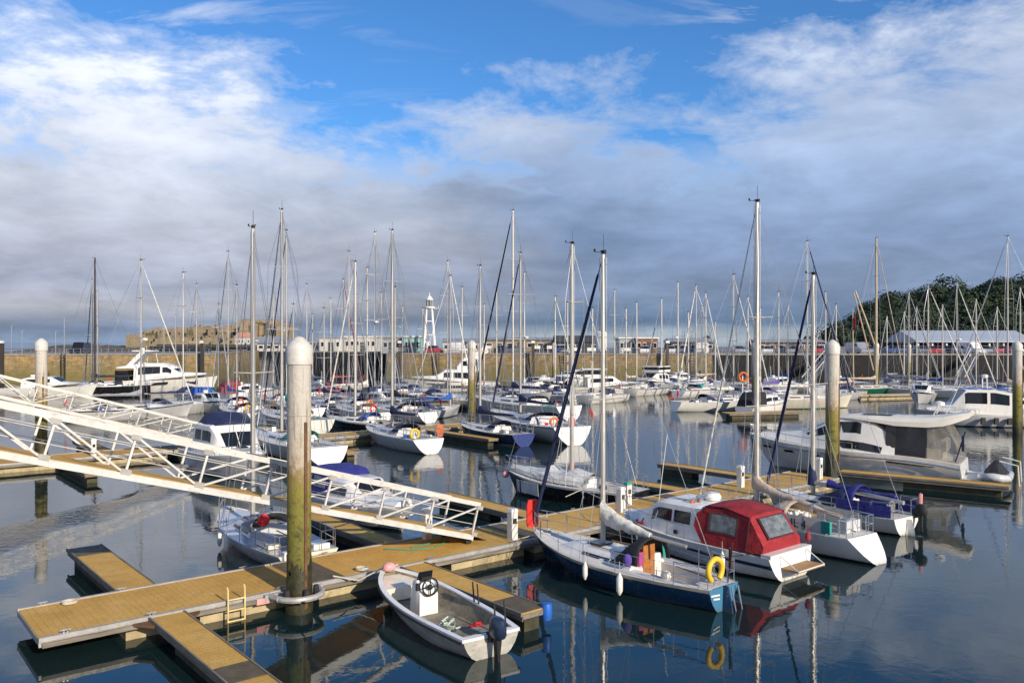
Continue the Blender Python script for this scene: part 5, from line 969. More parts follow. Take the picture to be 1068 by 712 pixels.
MB().loft([ring_of((h.xd(t), w_, z0, w2, z1)) for t, w_, z0, w2, z1 in ((.20, 1.4, 2.6, 1.2, 4.3), (.36, 1.4, 2.7, 1.2, 4.5), (.44, 1.3, 2.7, .9, 3.3))]).build('wheelhouse', WHITE, r, 35)
for g in (1, -1): MB().box((h.xd(.31), g*1.32, 3.75), (1.7, .12, .6)).build('wheelhouse_window', GLASS, r, 0); MB().slab([(h.xd(t), g*(h.half(t)+.03), h.sheer(t)-.42) for t in (.02, .3, .5, .7)]+[(h.xd(t), g*(h.half(t)+.03), h.sheer(t)-.60) for t in (.7, .5, .3, .02)], (0, .01, 0)).build('waist_band', BLACK, r, 0)
MB().bar((h.xd(.26), 0, 4.4), (h.xd(.12), 0, 5.6), .4, .9).build('mast_fin', WHITE, r)
r, h, S = cruiser('white fishing boat with a navy net bin, right of the classic motor yacht', 560, 414, 9.5, nu+.3, 1.0, hull=WHITE, name='fishing_boat')
MB().box((h.xd(.12), 0, 1.6), (1.8, 2.4, 1.3)).build('net_bin', cNAVY, r)
r, h, S = cruiser('white sedan cruiser tied against the lit wall behind the fishing boat', 598, 403, 10, nu, 1.0, name='sedan_cruiser')
r, h, S = cruiser('old cream motor yacht with black fenders along its side under the lit wall', 632, 413, 10.5, .12, .95, name='motor_yacht', hull=CREAM, boot=ANTI)
for i, t in enumerate((.3, .45, .6, .75)):
    tag(MB().lathe([(.03, -.35), (.2, -.3), (.2, .3), (.03, .35)], (0, 0, 0), 8).build('fender', RUB, None, 50, world(r, (h.xd(t), -h.half(t)-.22, .75))), ('black fender on the old cream motor yacht, nearest its stern', 'black fender on the old cream motor yacht, second from its stern', 'black fender on the old cream motor yacht, second from its bow', 'black fender on the old cream motor yacht, nearest its bow')[i], 'fender', 'black fenders on the old cream motor yacht')
MB().box((h.xd(.34), 0, 2.75), (2.4, 2.2, .9)).box((h.xd(.34), 0, 3.25), (3, 2.7, .1)).build('upper_wheelhouse', WHITE, r); MB().box((h.xd(.34), 0, 2.85), (2.45, 2.25, .45)).build('wheelhouse_window', GLASS, r, 0)
r, h, S = cruiser('white motor boat with square windows and upper deck, left of the tan awning', 681, 408, 9.5, nu+.2, 1.05, name='motor_boat', wins=[(.29, .36, .4, .85), (.38, .45, .4, .85), (.47, .54, .4, .85)])
MB().box((h.xd(.4), 0, S[1][4]+.5), (3.2, 2.4, .8)).build('upper_wheelhouse', WHITE, r); MB().box((h.xd(.4), 0, S[1][4]+.6), (3.25, 2.45, .35)).build('wheelhouse_window', GLASS, r, 0)
r, h, S, o = motor_boat('white motor boat with a blue striped roof and dark windows, far right', *mat_at(1010, 444, 7.6, math.pi-.25), 2.9, (.95, .95, 1.25), [(.14, 1.3, .95, 1.2, 2.6), (.30, 1.3, .95, 1.2, 2.85), (.56, 1.25, 1.0, 1.15, 2.85), (.68, 1.1, 1.05, .9, 1.7), (.90, .5, 1.2, .3, 1.35)], name='motor_boat', hull=GREYW, stripe=WHITE, boot=NAVY, wins=[(.17, .34, .45, .92), (.37, .57, .45, .92)], screen=(2, 3, .05, .92, 3), lod=0)
for x in (.20, .34, .48): MB().box((h.xd(x), -.0, 2.90), (.6, 1.7, .05)).build('roof_stripe', BLUEP, r, 0)
MB().tube([(h.xd(.35), -.6, 2.8), (h.xd(.35), -.6, 3.7), (h.xd(.35), .6, 3.7), (h.xd(.35), .6, 2.8)], .05, 5).lathe([(.05, 3.7), (.25, 3.75), (.25, 3.95), (.05, 4.0)], (h.xd(.35), 0, 0), 8).build('radar_arch', WHITE, r)
for x in (.18, .3, .42): tag(MB().box((0, 0, 0), (.35, .2, .5), taper=.8).build('fender', RUB, None, 0, world(r, (h.xd(x), h.half(x)+.12, .5))), {.18: 'black fender on the blue roofed motor boat, nearest its stern', .3: 'black fender on the blue roofed motor boat, middle one', .42: 'black fender on the blue roofed motor boat, nearest its bow'}[x], 'fender', 'black fenders on the blue roofed motor boat')
r, h, S = cruiser('dark covered motor boat with a maroon hood behind the right edge pile', 1050, 436, 7, math.pi-.2, 1.0, hull=GREYW, name='motor_boat')
canopy(r, [(h.xd(.02), .9, .8, .7, 1.5), (h.xd(.14), .95, .8, .8, 2.1), (h.xd(.3), .95, .8, .8, 2.1)], cMAR, 'cockpit_canopy')
r, h, S = cruiser('blue canopied motor boat behind the navy topped one', 218, 430, 7, nq, 1.0, name='motor_boat'); canopy(r, [(h.xd(.02), .9, .8, .7, 1.4), (h.xd(.12), .95, .8, .8, 2.2), (h.xd(.3), .95, .8, .8, 2.25)], cBLUE, 'cockpit_canopy')
r, h, S = cruiser('white motor boat with a dark red hood in the cluster behind the cream yacht', 262, 418, 7.5, u, 1.0, name='motor_boat'); canopy(r, [(h.xd(.02), .9, .8, .7, 1.5), (h.xd(.12), .95, .8, .8, 2.2), (h.xd(.3), .95, .8, .8, 2.25)], cMAR, 'cockpit_canopy')
r, h, S = cruiser('white motor boat with a navy hood behind the black hulled yacht of the second row', 402, 430, 7.5, nq, 1.0, name='motor_boat'); canopy(r, [(h.xd(.02), .9, .8, .7, 1.5), (h.xd(.12), .95, .8, .8, 2.2), (h.xd(.3), .95, .8, .8, 2.25)], cNAVY, 'cockpit_canopy')
r, h, S = cruiser('white motor boat with a black hood right of the orange buoy yacht', 800, 432, 7, u, 1.0, name='motor_boat'); canopy(r, [(h.xd(.02), .9, .8, .7, 1.4), (h.xd(.12), .95, .8, .8, 2.0), (h.xd(.3), .95, .8, .8, 2.05)], cBLACK, 'cockpit_canopy')
for lab, px, py, L, ang, kw in (('white motor cruiser at the foot of the lit wall, left of the tan awning yacht', 703, 405, 9, nu, dict()), ('small white cabin boat with a maroon stripe by the bow of the cream yacht', 884, 408, 7, nq, dict(stripe=DRED)), ('grey cabin boat between the green ketch and the blue roofed motor boat', 962, 420, 7.5, nu+.3, dict(hull=GREYW)), ('white cabin boat with a navy stripe behind the cream broadside yacht', 812, 409, 8, u, dict(stripe=NAVY)), ('small white cabin boat just right of the big pile, before the dark pier', 338, 414, 7, nq, dict()), ('cream cabin boat in front of the sedan cruiser', 575, 418, 7.5, nu, dict(hull=CREAM))):
    cruiser(lab, px, py, L, ang, 1.0, name='cabin_boat', **kw)
tag(MB().torus((0, 0, 0), .40, .12, 16, 6, axis='y').build('lifebuoy', ORANGE, None, 60, at(772, 428)+Vector((0, -1.0, 3.2))), 'orange ring lifebuoy left of the pile right of centre', 'lifebuoy')
for p, lab in ((at(772, 428)+Vector((0, -.9, 0)), 'grey post with an orange ring left of the pile right of centre'),): tag(MB().tube([p+Vector((0, .1, 0)), p+Vector((0, .1, 3.7))], .06, 6).build('post', WMET, None), lab, 'post')
tag(MB().loft([[(-.2*k, -.12*k, z), (.2*k, -.12*k, z), (.2*k, .12*k, z), (-.2*k, .12*k, z)] for z, k in ((0, .8), (.2, 1), (.55, 1), (.75, .5))]).build('lifejacket_bag', ORANGE, None, 40, at(459, 452, .9)-Vector((0, 0, .2))), 'orange bag on the finger left of the navy hulled yacht', 'bag')

# ---------------------------------------------------------------- quays, walls and what stands on them
QZ = 4.35
def land(name, pts, z): 
    b = MB(); b.add([(x, y, z) for x, y in pts], [tuple(range(len(pts)))]); return tag(b.build(name, QUAYM, None, 0), kind='structure')
def wall(name, label, a, b, m, z=QZ, th=1.2, par=.0, batter=.5):
    a, b = Vector((*a, 0)), Vector((*b, 0)); d = b-a; L = d.length; o = thing(name, label, 'harbour wall', a, math.atan2(d.y, d.x))
    MB().loft([[(x, -batter, -1.5), (x, 0, z), (x, th, z), (x, th, -1.5)] for x in (0, L)]).build('wall_face', m, o, 0)
    MB().box((L/2, .25, z+.13), (L, .7, .26)).build('coping', PARAP, o, 0)
    if par: MB().box((L/2, th-.3, z+par/2), (L, .35, par)).build('parapet', m, o, 0)
    return o
DW = 137.0
A0, A1 = (-135, 118), (-50, 140); B0, B1 = (-22, 146), (33, DW); C1_ = (140, DW-4)
wall('harbour_wall', 'ochre stone harbour wall on the left ending at the harbour mouth', A0, A1, STONE)
wall('harbour_wall', 'end face of the left stone wall at the harbour mouth', A1, (-58, 190), STONE)
wall('harbour_wall', 'sunlit ochre stone quay wall across the middle behind the motor yachts', B0, B1, STONE)
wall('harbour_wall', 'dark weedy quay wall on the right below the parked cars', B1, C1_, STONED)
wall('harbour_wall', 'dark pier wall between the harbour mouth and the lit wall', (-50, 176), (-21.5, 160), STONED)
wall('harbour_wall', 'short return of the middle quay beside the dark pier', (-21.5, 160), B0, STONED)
land('quay', [(A0[0], A0[1]+.5), (A1[0], A1[1]+.5), (-58, 190), (-200, 190), (-200, 118)], QZ-.01)
land('quay', [(-50, 176.5), (-21.5, 160.5), (B0[0], B0[1]+.5), (B1[0], B1[1]+.5), (C1_[0], C1_[1]+.5), (420, 150), (420, 430), (150, 430), (60, 330), (-10, 240), (-52, 200)], QZ-.01)
# dark timber piles and steps on the walls
for px, lab in ((211, 'pair of dark timber posts at the left harbour wall end'), (417, 'dark timber post on the wall under the lighthouse'), (556, 'dark timber post on the middle of the lit wall'), (696, 'dark timber post near the right of the lit wall'), (2, 'dark timber post at the left edge wall')):
    x = (px-534)/F; yy = (DW+1.5 if px > 230 else 132)
    # stand each just before its wall
    if px < 230: t = ((x*A0[1]-A0[0])/((A1[0]-A0[0])-x*(A1[1]-A0[1]))); yy = A0[1]+t*(A1[1]-A0[1])-1.2
    else: t = ((x*B0[1]-B0[0])/((B1[0]-B0[0])-x*(B1[1]-B0[1]))); yy = B0[1]+t*(B1[1]-B0[1])-1.2
    o = thing('timber_post', lab, 'post', (x*yy, yy, 0)); MB().box((0, 0, 2.4), (.5, .45, 8)).build('post_shaft', DKSPAR, o); MB().box((0, -.2, 6.5), (.6, .55, .4)).build('post_cap', WMET, o)
def wall_y(px):
    x = (px-534)/F
    for (a, b) in ((A0, A1), (B0, B1), (B1, C1_)):
        t = (x*a[1]-a[0])/((b[0]-a[0])-x*(b[1]-a[1]))
        if -.001 <= t <= 1.001: return a[1]+t*(b[1]-a[1])
    return 176
def onq(px, back): y = wall_y(px)+back; return Vector(((px-534)/F*y, y, QZ))
for i, (px, lab) in enumerate(((508, 'white sign board on the lit wall, above the centre pile'), (559, 'white sign board on the lit wall, left of the two close together'), (575, 'white sign board on the lit wall, right of the two close together'), (602, 'white sign board on the lit wall left of the blue yacht mast'), (617, 'white sign board on the lit wall just left of the furled blue sail'), (653, 'white sign board on the lit wall right of the blue yacht mast'))):
    o = thing('sign_board', lab, 'sign', onq(px, .9), 0, 'blank white sign boards along the lit wall'); MB().box((0, 0, .9 if i > 2 else 1.25), (1.5, .08, .55)).build('board', WMET, o, 0)
    for s in (-.6, .6): MB().box((s, .06, .5), (.08, .08, 1.2)).build('leg', WMET, o, 0)
def steps(label, pb, pt):
    v = pt-pb; L = math.hypot(v.x, v.y); o = thing('quay_ramp', label, 'stairs', pb, math.atan2(v.y, v.x)); z0 = .5
    for y in (-.6, .6):
        MB().bar((0, y, z0), (L, y, QZ+.1), .12, .26).build('stringer', STEEL, o, 0); MB().bar((0, y, z0+1.0), (L, y, QZ+1.1), .09, .10).build('hand_rail', WMET, o, 0)
        for i in range(9): MB().box((L*i/8, y, lerp(z0, QZ+.1, i/8)+.5), (.07, .07, 1.0)).build('baluster', STEEL, o, 0)
    MB().bar((0, 0, z0+.02), (L, 0, QZ+.12), 1.1, .08).build('tread_run', PLATE, o, 0)
steps('grey access ramp down the dark quay wall behind the mossy pile', at(841, 405), onq(866, -.3)-Vector((0, 0, QZ)))
steps('grey access ramp down the dark quay wall below the long shed', at(1001, 405), onq(1017, -.3)-Vector((0, 0, QZ)))
for px, lab in ((456, 'dark iron ladder on the lit wall behind the classic motor yacht'), (590, 'dark iron ladder on the lit wall left of the blue yacht mast'), (722, 'dark iron ladder near the right end of the lit wall'), (66, 'dark iron ladder on the left ochre wall'), (190, 'dark iron ladder on the left ochre wall before the castle')):
    p = onq(px, -.75); o = thing('wall_ladder', lab, 'ladder', (p.x, p.y, 0))
    for x in (-.3, .3): MB().box((x, 0, 2.2), (.12, .12, 5)).build('rail', DKSPAR, o, 0)
    for k in range(9): MB().box((0, 0, .4+.5*k), (.6, .08, .08)).build('rung', DKSPAR, o, 0)
CARM = {}
def car_meshes(kind, colname, m):
    key = (kind, colname)
    if key in CARM: return copy_tree(CARM[key])
    L, W = (4.9, 2.0) if kind == 'van' else (4.2, 1.75); o = thing('parked_'+kind, 'x', 'x', (0, 0, 0)); b = MB()
    prof = [(-L/2, .35, .8), (-L/2+.1, .3, .95), (-L*.2, .3, .98), (L*.2, .3, .95), (L*.42, .3, .80), (L/2, .35, .62)] if kind == 'car' else [(-L/2, .35, 1.0), (-L/2+.1, .3, 1.1), (L*.2, .3, 1.1), (L*.36, .3, 1.05), (L/2, .35, .8)]
    b.loft([[(x, -W/2, a), (x, -W/2*.99, c-.1), (x, -W/2*.9, c), (x, W/2*.9, c), (x, W/2*.99, c-.1), (x, W/2, a)] for x, a, c in prof]).build('body', m, o, 35)
    ht = 1.48 if kind == 'car' else 2.1
    sec = [(-L*.46, W*.42, .92, W*.36, .97), (-L*.34, W*.43, .93, W*.34, ht-.05), (L*.02, W*.43, .95, W*.34, ht), (L*.22, W*.43, .93, W*.40, .98)] if kind == 'car' else [(-L*.49, W*.46, 1.05, W*.43, ht-.05), (-L*.4, W*.46, 1.05, W*.43, ht), (L*.16, W*.46, 1.05, W*.43, ht), (L*.34, W*.46, 1.03, W*.42, 1.1)]
    if kind == 'car':
        shell(sec).build('cabin_glass', GLASS, o, 30); MB().box((-L*.15, 0, ht+.02), (L*.36, W*.66, .05)).build('roof', m, o, 0)
    else:
        shell(sec).build('cargo_body', m, o, 30); side_windows(o, sec, L*.05, L*.2, .4, .85, GLASS)
    for sx in (-.30, .31):
        for g in (1, -1): MB().loft([[(L*sx+.32*math.cos(a), y, .32+.32*math.sin(a)) for a in (2*math.pi*i/12 for i in range(12))] for y in (g*W*.42, g*W*.505)]).build('wheel', RUB, o)
    CARM[key] = o; return o
CP = {'white': mat('car paint white', (.75, .75, .74), .25, 0, .05), 'red': mat('car paint red', (.50, .02, .02), .25, 0, .08), 'silver': mat('car paint silver', (.45, .46, .48), .25, .5, .05), 'black': mat('car paint black', (.015, .015, .018), .2, 0, .1), 'blue': mat('car paint blue', (.03, .08, .30), .25, 0, .1), 'dark green': mat('car paint green', (.02, .10, .06), .25, 0, .1), 'grey': mat('car paint grey', (.16, .17, .18), .25, .2, .1)}
cars = [(905, 'car', 'silver', 'on the dark quay above the green ketch, the left one'), (918, 'car', 'black', 'on the dark quay right of the ketch mast'), (930, 'car', 'blue', 'on the dark quay left of the long shed'), (944, 'car', 'silver', 'on the dark quay, just before the long shed begins'), (957, 'car', 'grey', 'at the left end of the long shed'), (968, 'car', 'red', 'at the long shed\'s left end, first of a red pair'), (977, 'car', 'red', 'at the long shed\'s left end, second of a red pair'), (990, 'car', 'dark green', 'under the long shed roof, left of the ramp'), (1003, 'car', 'white', 'at the top of the access ramp under the shed'), (1013, 'van', 'white', 'at the top of the access ramp below the long shed'), (1026, 'car', 'silver', 'right of the ramp below the long shed'), (1038, 'car', 'red', 'below the right half of the long shed, left of its red neighbour'), (1049, 'car', 'red', 'below the right half of the long shed, beside the tall mast'), (1060, 'car', 'silver', 'at the right edge pile on the quay'), (1076, 'car', 'blue', 'on the dark quay at the right edge'),
        (672, 'car', 'white', 'on the lit quay left of the brick building'), (700, 'car', 'white', 'on the lit quay right of the brick building'), (712, 'car', 'grey', 'on the quay right of the brick building'), (722, 'car', 'blue', 'on the quay over the tan awning'), (733, 'van', 'white', 'on the quay over the tan awning yacht'), (770, 'car', 'silver', 'on the dark quay left of the tall mast'), (800, 'car', 'white', 'on the dark quay right of the tall mast'), (815, 'car', 'grey', 'on the dark quay left of the cream yacht mast'), (825, 'car', 'silver', 'on the dark quay beside the cream yacht mast'), (855, 'car', 'red', 'on the dark quay left of the mossy pile'), (895, 'van', 'silver', 'on the dark quay right of the mossy pile'),
        (583, 'car', 'blue', 'on the lit quay below the dark sheds'), (592, 'car', 'grey', 'on the lit quay in front of the dark sheds'), (535, 'car', 'grey', 'on the lit quay right of the tall sloop mast'), (523, 'car', 'black', 'on the lit quay left of the tall sloop mast'), (478, 'van', 'white', 'on the lit quay right of the white lighthouse'), (453, 'car', 'red', 'at the foot of the white lighthouse'), (425, 'car', 'black', 'on the quay left of the white lighthouse'), (84, 'van', 'black', 'on the left quay above the ochre wall')]
rd = random.Random(11)
for px, kd, cn_, lab in cars:
    o = car_meshes(kd, cn_, CP[cn_]); o.location = onq(px, rd.uniform(3.5, 7)); o.rotation_euler = (0, 0, rd.choice((R(75), R(-80), R(85), R(70))))
    tag(o, '%s %s parked %s' % (cn_, kd, lab), kd, 'cars and vans parked on the quay')
def fence(label, pa, pb, n):
    o = thing('quay_railing', label, 'railing', pa); v = pb-pa; b = MB()
    for z in (.55, 1.05): b.tube([(0, 0, z), (v.x, v.y, z)], .05, 4)
    b.build('rail', STEEL, o)
    for i in range(n+1): MB().box((v.x*i/n, v.y*i/n, .53), (.08, .08, 1.06)).build('railing_post', STEEL, o, 0)
    return o
fence('grey railing along the top of the dark quay wall', onq(745, 1.0), onq(1090, 1.0), 40); fence('grey railing along the top of the left ochre wall', onq(2, 1.0), onq(218, 1.0), 30); fence('grey railing along the top of the lit middle wall', onq(408, 1.0), onq(735, 1.0), 34)
LG = 'lamp posts on the quays'
def lamp(px, top, lab, back=8):
    p = onq(px, back); hh = (H+(357-top)/F*p.y)-QZ; o = thing('lamp_post', lab, 'lamp post', p, 0, LG)
    MB().tube([(0, 0, 0), (0, 0, hh)], [.10, .07], 6).build('post_shaft', STEEL, o); MB().box((.2, 0, hh), (.6, .2, .10)).build('lamp_head', STEEL, o)
for px, top, lab in ((12, 340, 'lamp post at the left edge, leftmost of the row'), (23, 345, 'lamp post on the left quay, left of the pale pile'), (58, 346, 'lamp post on the left quay, just right of the pale pile'), (67, 331, 'tall lamp post on the left quay, highest of the row'), (171, 338, 'lamp post on the left quay before the castle'), (183, 328, 'tall lamp post near the castle front'), (498, 335, 'lamp post right of the white lighthouse'), (768, 335, 'lamp post left of the tall tan covered yacht mast'), (712, 338, 'lamp post by the brick building')): lamp(px, top, lab)
# lighthouse
p = onq(448, 6); o = thing('lighthouse', 'white open framed harbour light with a domed lantern', 'lighthouse', p); hh = H+(357-322)/F*p.y-QZ
for sx in (-1, 1):
    for sy in (-1, 1): MB().tube([(sx*1.05, sy*1.05, 0), (sx*.45, sy*.45, hh)], .16, 6).build('leg', WMET, o)
for f in (.03, .42, .72, 1.0):
    k = lerp(1.05, .45, f); b = MB()
    for s in (-1, 1): b.box((0, s*k, hh*f), (2*k, .14, .16)).box((s*k, 0, hh*f), (.14, 2*k, .16))
    b.build('cross_frame', WMET, o, 0)
MB().box((0, 0, 1.1), (.9, .9, 2.2)).build('base_cabin', WMET, o); MB().lathe([(.95, hh), (1.0, hh+.15), (.95, hh+.3)], (0, 0, 0), 12).build('gallery', WMET, o, 0)
MB().lathe([(.52, hh+.3), (.52, hh+1.5)], (0, 0, 0), 10).build('lantern_glass', GLASSL, o, 0); MB().lathe([(.72, hh+1.5), (.62, hh+1.7), (.35, hh+2.1), (.08, hh+2.3), (.05, hh+2.9)], (0, 0, 0), 12).build('dome', WMET, o, 50)
for i in range(6): MB().tube([(.56*math.cos(i*1.047), .56*math.sin(i*1.047), hh+.3), (.56*math.cos(i*1.047), .56*math.sin(i*1.047), hh+1.5)], .05, 4).build('lantern_bar', WMET, o)
MB().box((1.2, -.2, hh+.0), (.9, .1, .1)).tube([(1.6, -.2, hh), (1.6, -.2, hh+.5)], .05, 4).build('bracket', WMET, o)
# buildings on the quay
ROOFG = mat('grey sheet roof', (.28, .29, .31), .6, 0, .15, .4, stretch=(4, .3, 1)); WALLW = mat('white render', (.50, .49, .45), .85, 0, .12, .5, dirt=((.4, .37, .3), .4)); BRICK = mat('red brick', (.22, .10, .06), .9, 0, .3, .8, .2, 12); WALLT = mat('turquoise cladding', (.25, .48, .42), .7, 0, .15, .5); WALLD = mat('dark cladding', (.05, .055, .06), .8, 0, .2, .5); SHEDR = mat('pale blue sheet roof', (.36, .41, .48), .5, 0, .1, .15, stretch=(.3, 8, 1))
def building(name, label, px0, px1, top, back, m, roof=ROOFG, depth=8, gable=.0, nwin=4, doors=1, cat='building', base=QZ, yy=None):
    y = yy or wall_y((px0+px1)/2)+back; x0, x1 = (px0-534)/F*y, (px1-534)/F*y; hh = H+(357-top)/F*y-base; W = x1-x0; o = thing(name, label, cat, ((x0+x1)/2, y, base))
    eh = hh-gable
    MB().box((0, depth/2, eh/2), (W, depth, eh)).build('wall', m, o, 0)
    if gable: MB().loft([[(x, -.4, eh+.002), (x, depth/2, hh), (x, depth+.4, eh+.002)] for x in (-W/2-.3, W/2+.3)]).build('roof', roof, o, 0)
    else: MB().box((0, depth/2, eh+.12), (W+.5, depth+.5, .24)).build('roof', roof, o, 0)
    for i in range(nwin):
        x = -W/2+W*(i+.5)/nwin
        if doors and i == nwin//2: MB().box((x, -.02, 1.05), (1.1, .1, 2.1)).build('door', WALLD, o, 0)
        else:
            f = MB().box((x, -.02, eh*.55), (min(1.5, W/nwin*.6), .08, min(1.2, eh*.4))).build('window_frame', WMET, o, 0); MB().box((x, -.07, eh*.55), (min(1.3, W/nwin*.5), .04, min(1.0, eh*.32))).build('window', GLASS, f, 0)
    return o
building('quay_shed', 'long low grey roofed shed behind the top of the big pile', 268, 335, 353, 14, WALLW, ROOFG, 9, 1.2, 8)
building('quay_office', 'white two window office left of the lighthouse', 333, 357, 353, 8, WALLW, ROOFG, 7, 0, 3); building('quay_office', 'white flat roofed building among the masts left of the lighthouse', 359, 392, 352, 12, WALLW, WMET, 8, 0, 6)
building('kiosk', 'grey windowed kiosk left of the turquoise one', 399, 418, 353, 10, mat('grey render', (.34, .36, .37), .85, 0, .15, .5), ROOFG, 5, 0, 3); building('kiosk', 'turquoise kiosk beside the white lighthouse', 421, 438, 352, 9, WALLT, WMET, 5, 0, 3)
building('quay_shed', 'long white shed right of the lighthouse', 462, 500, 353, 30, WALLW, ROOFG, 8, .8, 6); building('quay_shed', 'low stone store behind the sign boards', 505, 580, 352, 40, mat('stone store', (.24, .19, .12), .9, 0, .25, .5), ROOFG, 8, .6, 7)
building('boat_shed', 'dark clad boat shed behind the furled blue sail', 580, 626, 350, 32, WALLD, WALLD, 10, 1.4, 4); building('brick_building', 'red brick building with a flat white roof on the quay', 664, 686, 353.5, 14, BRICK, WMET, 8, 0, 4)
building('canopy_store', 'white flat roofed store joined to the brick building', 646, 663, 353.5, 14.5, mat('grey render', (1, 1, 1)), WMET, 7, 0, 3); building('quay_shed', 'low dark shed right of the brick building', 700, 745, 353, 38, WALLD, ROOFG, 8, .8, 5)
building('quay_shed', 'long brown shed right of the tall tan covered yacht mast', 790, 862, 354, 40, mat('brown cladding', (.13, .09, .06), .85, 0, .2, .4), ROOFG, 8, .7, 7)
o = thing('storage_tank', 'white upright tank left of the blue yacht mast', 'tank', onq(627, 26)); MB().lathe([(1.1, 0), (1.1, 4.0), (.9, 4.25), (.05, 4.4)], (0, 0, 0), 16).build('tank_body', WMET, o); MB().lathe([(1.14, 3.0), (1.14, 3.15)], (0, 0, 0), 16).build('tank_band', STEEL, o, 0)
# the long shed on the right
y = DW+34; x0, x1 = (955-534)/F*y, (1080-534)/F*y; W = x1-x0; o = thing('long_shed', 'long open shed with a pale blue sheet roof below the wooded hill', 'shed', ((x0+x1)/2, y, QZ)); e = H+(357-356)/F*y-QZ; t_ = H+(357-344.5)/F*y-QZ
MB().loft([[(x, -.5, e), (x, 7, t_), (x, 14.5, e), (x, 14.5, e-.25), (x, -.5, e-.25)] for x in (-W/2, W/2)]).build('roof', SHEDR, o, 0); MB().box((0, 13.6, e/2-.2), (W-.6, .3, e-.4)).build('back_wall', WALLD, o, 0)
for i in range(9): MB().box((-W/2+.6+(W-1.2)*i/8, .2, e/2-.15), (.3, .3, e-.3)).build('post', WMET, o, 0)
for s in (-1, 1): MB().slab([(s*(W/2-.1), -.3, e), (s*(W/2-.1), 7, t_-.1), (s*(W/2-.1), 14.3, e)], (-s*.12, 0, 0)).build('gable', WMET, o, 0)
# ---------------------------------------------------------------- castle island
ROCK0 = mat('mossy masonry', (.11, .10, .055), .9, 0, .4, .2)
cs = thing('castle', 'weathered stone castle on a low rock beyond the harbour mouth', 'castle', (-215, 560, 0)); yc = 560
def cblock(name, px0, px1, top, base, y0, dep, m=STONEC, bat=True, tp=.97):
    x0, x1 = (px0-534)/F*y0+215, (px1-534)/F*y0+215; zt = H+(357-top)/F*y0; zb = H+(357-base)/F*y0
    b = MB(); b.box(((x0+x1)/2, y0-yc+dep/2, (zt+zb)/2), (x1-x0, dep, zt-zb), taper=tp); o = b.build(name, m, cs, 0)
    if bat:
        n = max(2, int((x1-x0)/3.0))
        for i in range(n): MB().box((lerp(x0, x1, (i+.5)/n)*1.0+((x0+x1)/2-lerp(x0, x1, (i+.5)/n))*.03, y0-yc+.8, zt+.5), ((x1-x0)/n*.58, 1.2, 1.1)).build('merlon', m, cs, 0)
    return o
for a in (('outer_wall', 150, 300, 352, 366, 545, 40), ('bastion', 131, 152, 350.5, 366, 540, 22), ('curtain_wall', 156, 205, 345, 353, 556, 14), ('inner_wall', 198, 262, 343.5, 354, 564, 20), ('keep', 243, 296, 337.5, 350, 574, 26), ('upper_keep', 249, 290, 334.8, 339, 580, 14), ('barrack', 176, 196, 343, 347, 560, 8), ('tower', 232, 243, 341, 352, 560, 10), ('gatehouse', 160, 172, 343.2, 350, 552, 9), ('round_bastion', 285, 301, 341, 356, 556, 16)): cblock(*a)
for px, top in ((205, 339.5), (214, 340.5), (225, 339.8), (258, 333.5), (281, 333.2)):
    x = (px-534)/F*566+215; zt = H+(357-top)/F*566; MB().box((x, 8, zt/2+5), (3.0, 3.0, zt-10)).box((x, 8, zt), (3.6, 3.6, .8)).build('turret', STONEC, cs, 0)
rd = random.Random(31)
for i in range(34):
    px = rd.uniform(152, 296); w_ = rd.uniform(2.5, 9); base = 352 if px < 200 else 346; top = (345.5 if px < 200 else 341.5) + rd.uniform(-2.2, 2.5)
    if px > 240: top -= 3
    y0 = rd.uniform(548, 562); zt = H+(357-top)/F*y0; x = (px-534)/F*y0+215
    MB().box((x, y0-yc, zt/2+3), (w_, rd.uniform(3, 7), zt-6), rz=rd.uniform(-.3, .3), taper=rd.uniform(.86, 1)).build(rd.choice(('wall_buttress', 'rampart', 'guard_house')), STONEC if rd.random() < .75 else ROCK0, cs, 0)
SL = MB()
rd = random.Random(9)
for i in range(44): px = rd.uniform(155, 298); y0 = 544.6 if rd.random() < .55 else 555.5; SL.box(((px-534)/F*y0+215, y0-yc, H+(357-rd.uniform(346.5, 358))/F*y0), (rd.uniform(.5, 1.2), .5, rd.uniform(.9, 2.0)))
SL.build('arrow_slit_set', WALLD, cs, 0)
building('harbour_house', 'white house with a pink roof below the castle keep', 245, 264, 347, 0, WALLW, mat('pink tile roof', (.50, .24, .17), .85, 0, .2, .5), 9, 3.2, 6, yy=520, base=4); building('harbour_house', 'low white row of houses right of the pink roofed house', 265, 296, 351.5, 0, WALLW, ROOFG, 9, 1.6, 8, yy=515, base=4)
def rocks(name, label, x0, x1, y0, y1, z, n, m, kind=None):
    rd = random.Random(n); b = MB(); rows = []
    nx, ny = n, 9
    for j in range(ny):
        f = j/(ny-1); rows.append([(lerp(x0, x1, i/(nx-1))+rd.uniform(-1, 1), lerp(y0, y1, f)+rd.uniform(-2, 2), -1+z*math.sin(math.pi*min(1, f*1.15+.02))**.6*rd.uniform(.75, 1.1)*min(1, 6*min(i/(nx-1), 1-i/(nx-1))+.1)) for i in range(nx)])
    b.loft(rows, False, False); return tag(b.build(name, m, None, 0), kind='structure')
ROCK = mat('sea rock', (.10, .085, .06), .9, 0, .4, .15, .4, 1.5)
rocks('castle_rock', '', -330, -135, 520, 620, 5.5, 60, ROCK)
wall('breakwater', 'low dark breakwater running from the castle towards the harbour mouth', (-205, 470), (-100, 440), STONED, 4.0, 6, 1.0, 2.0)
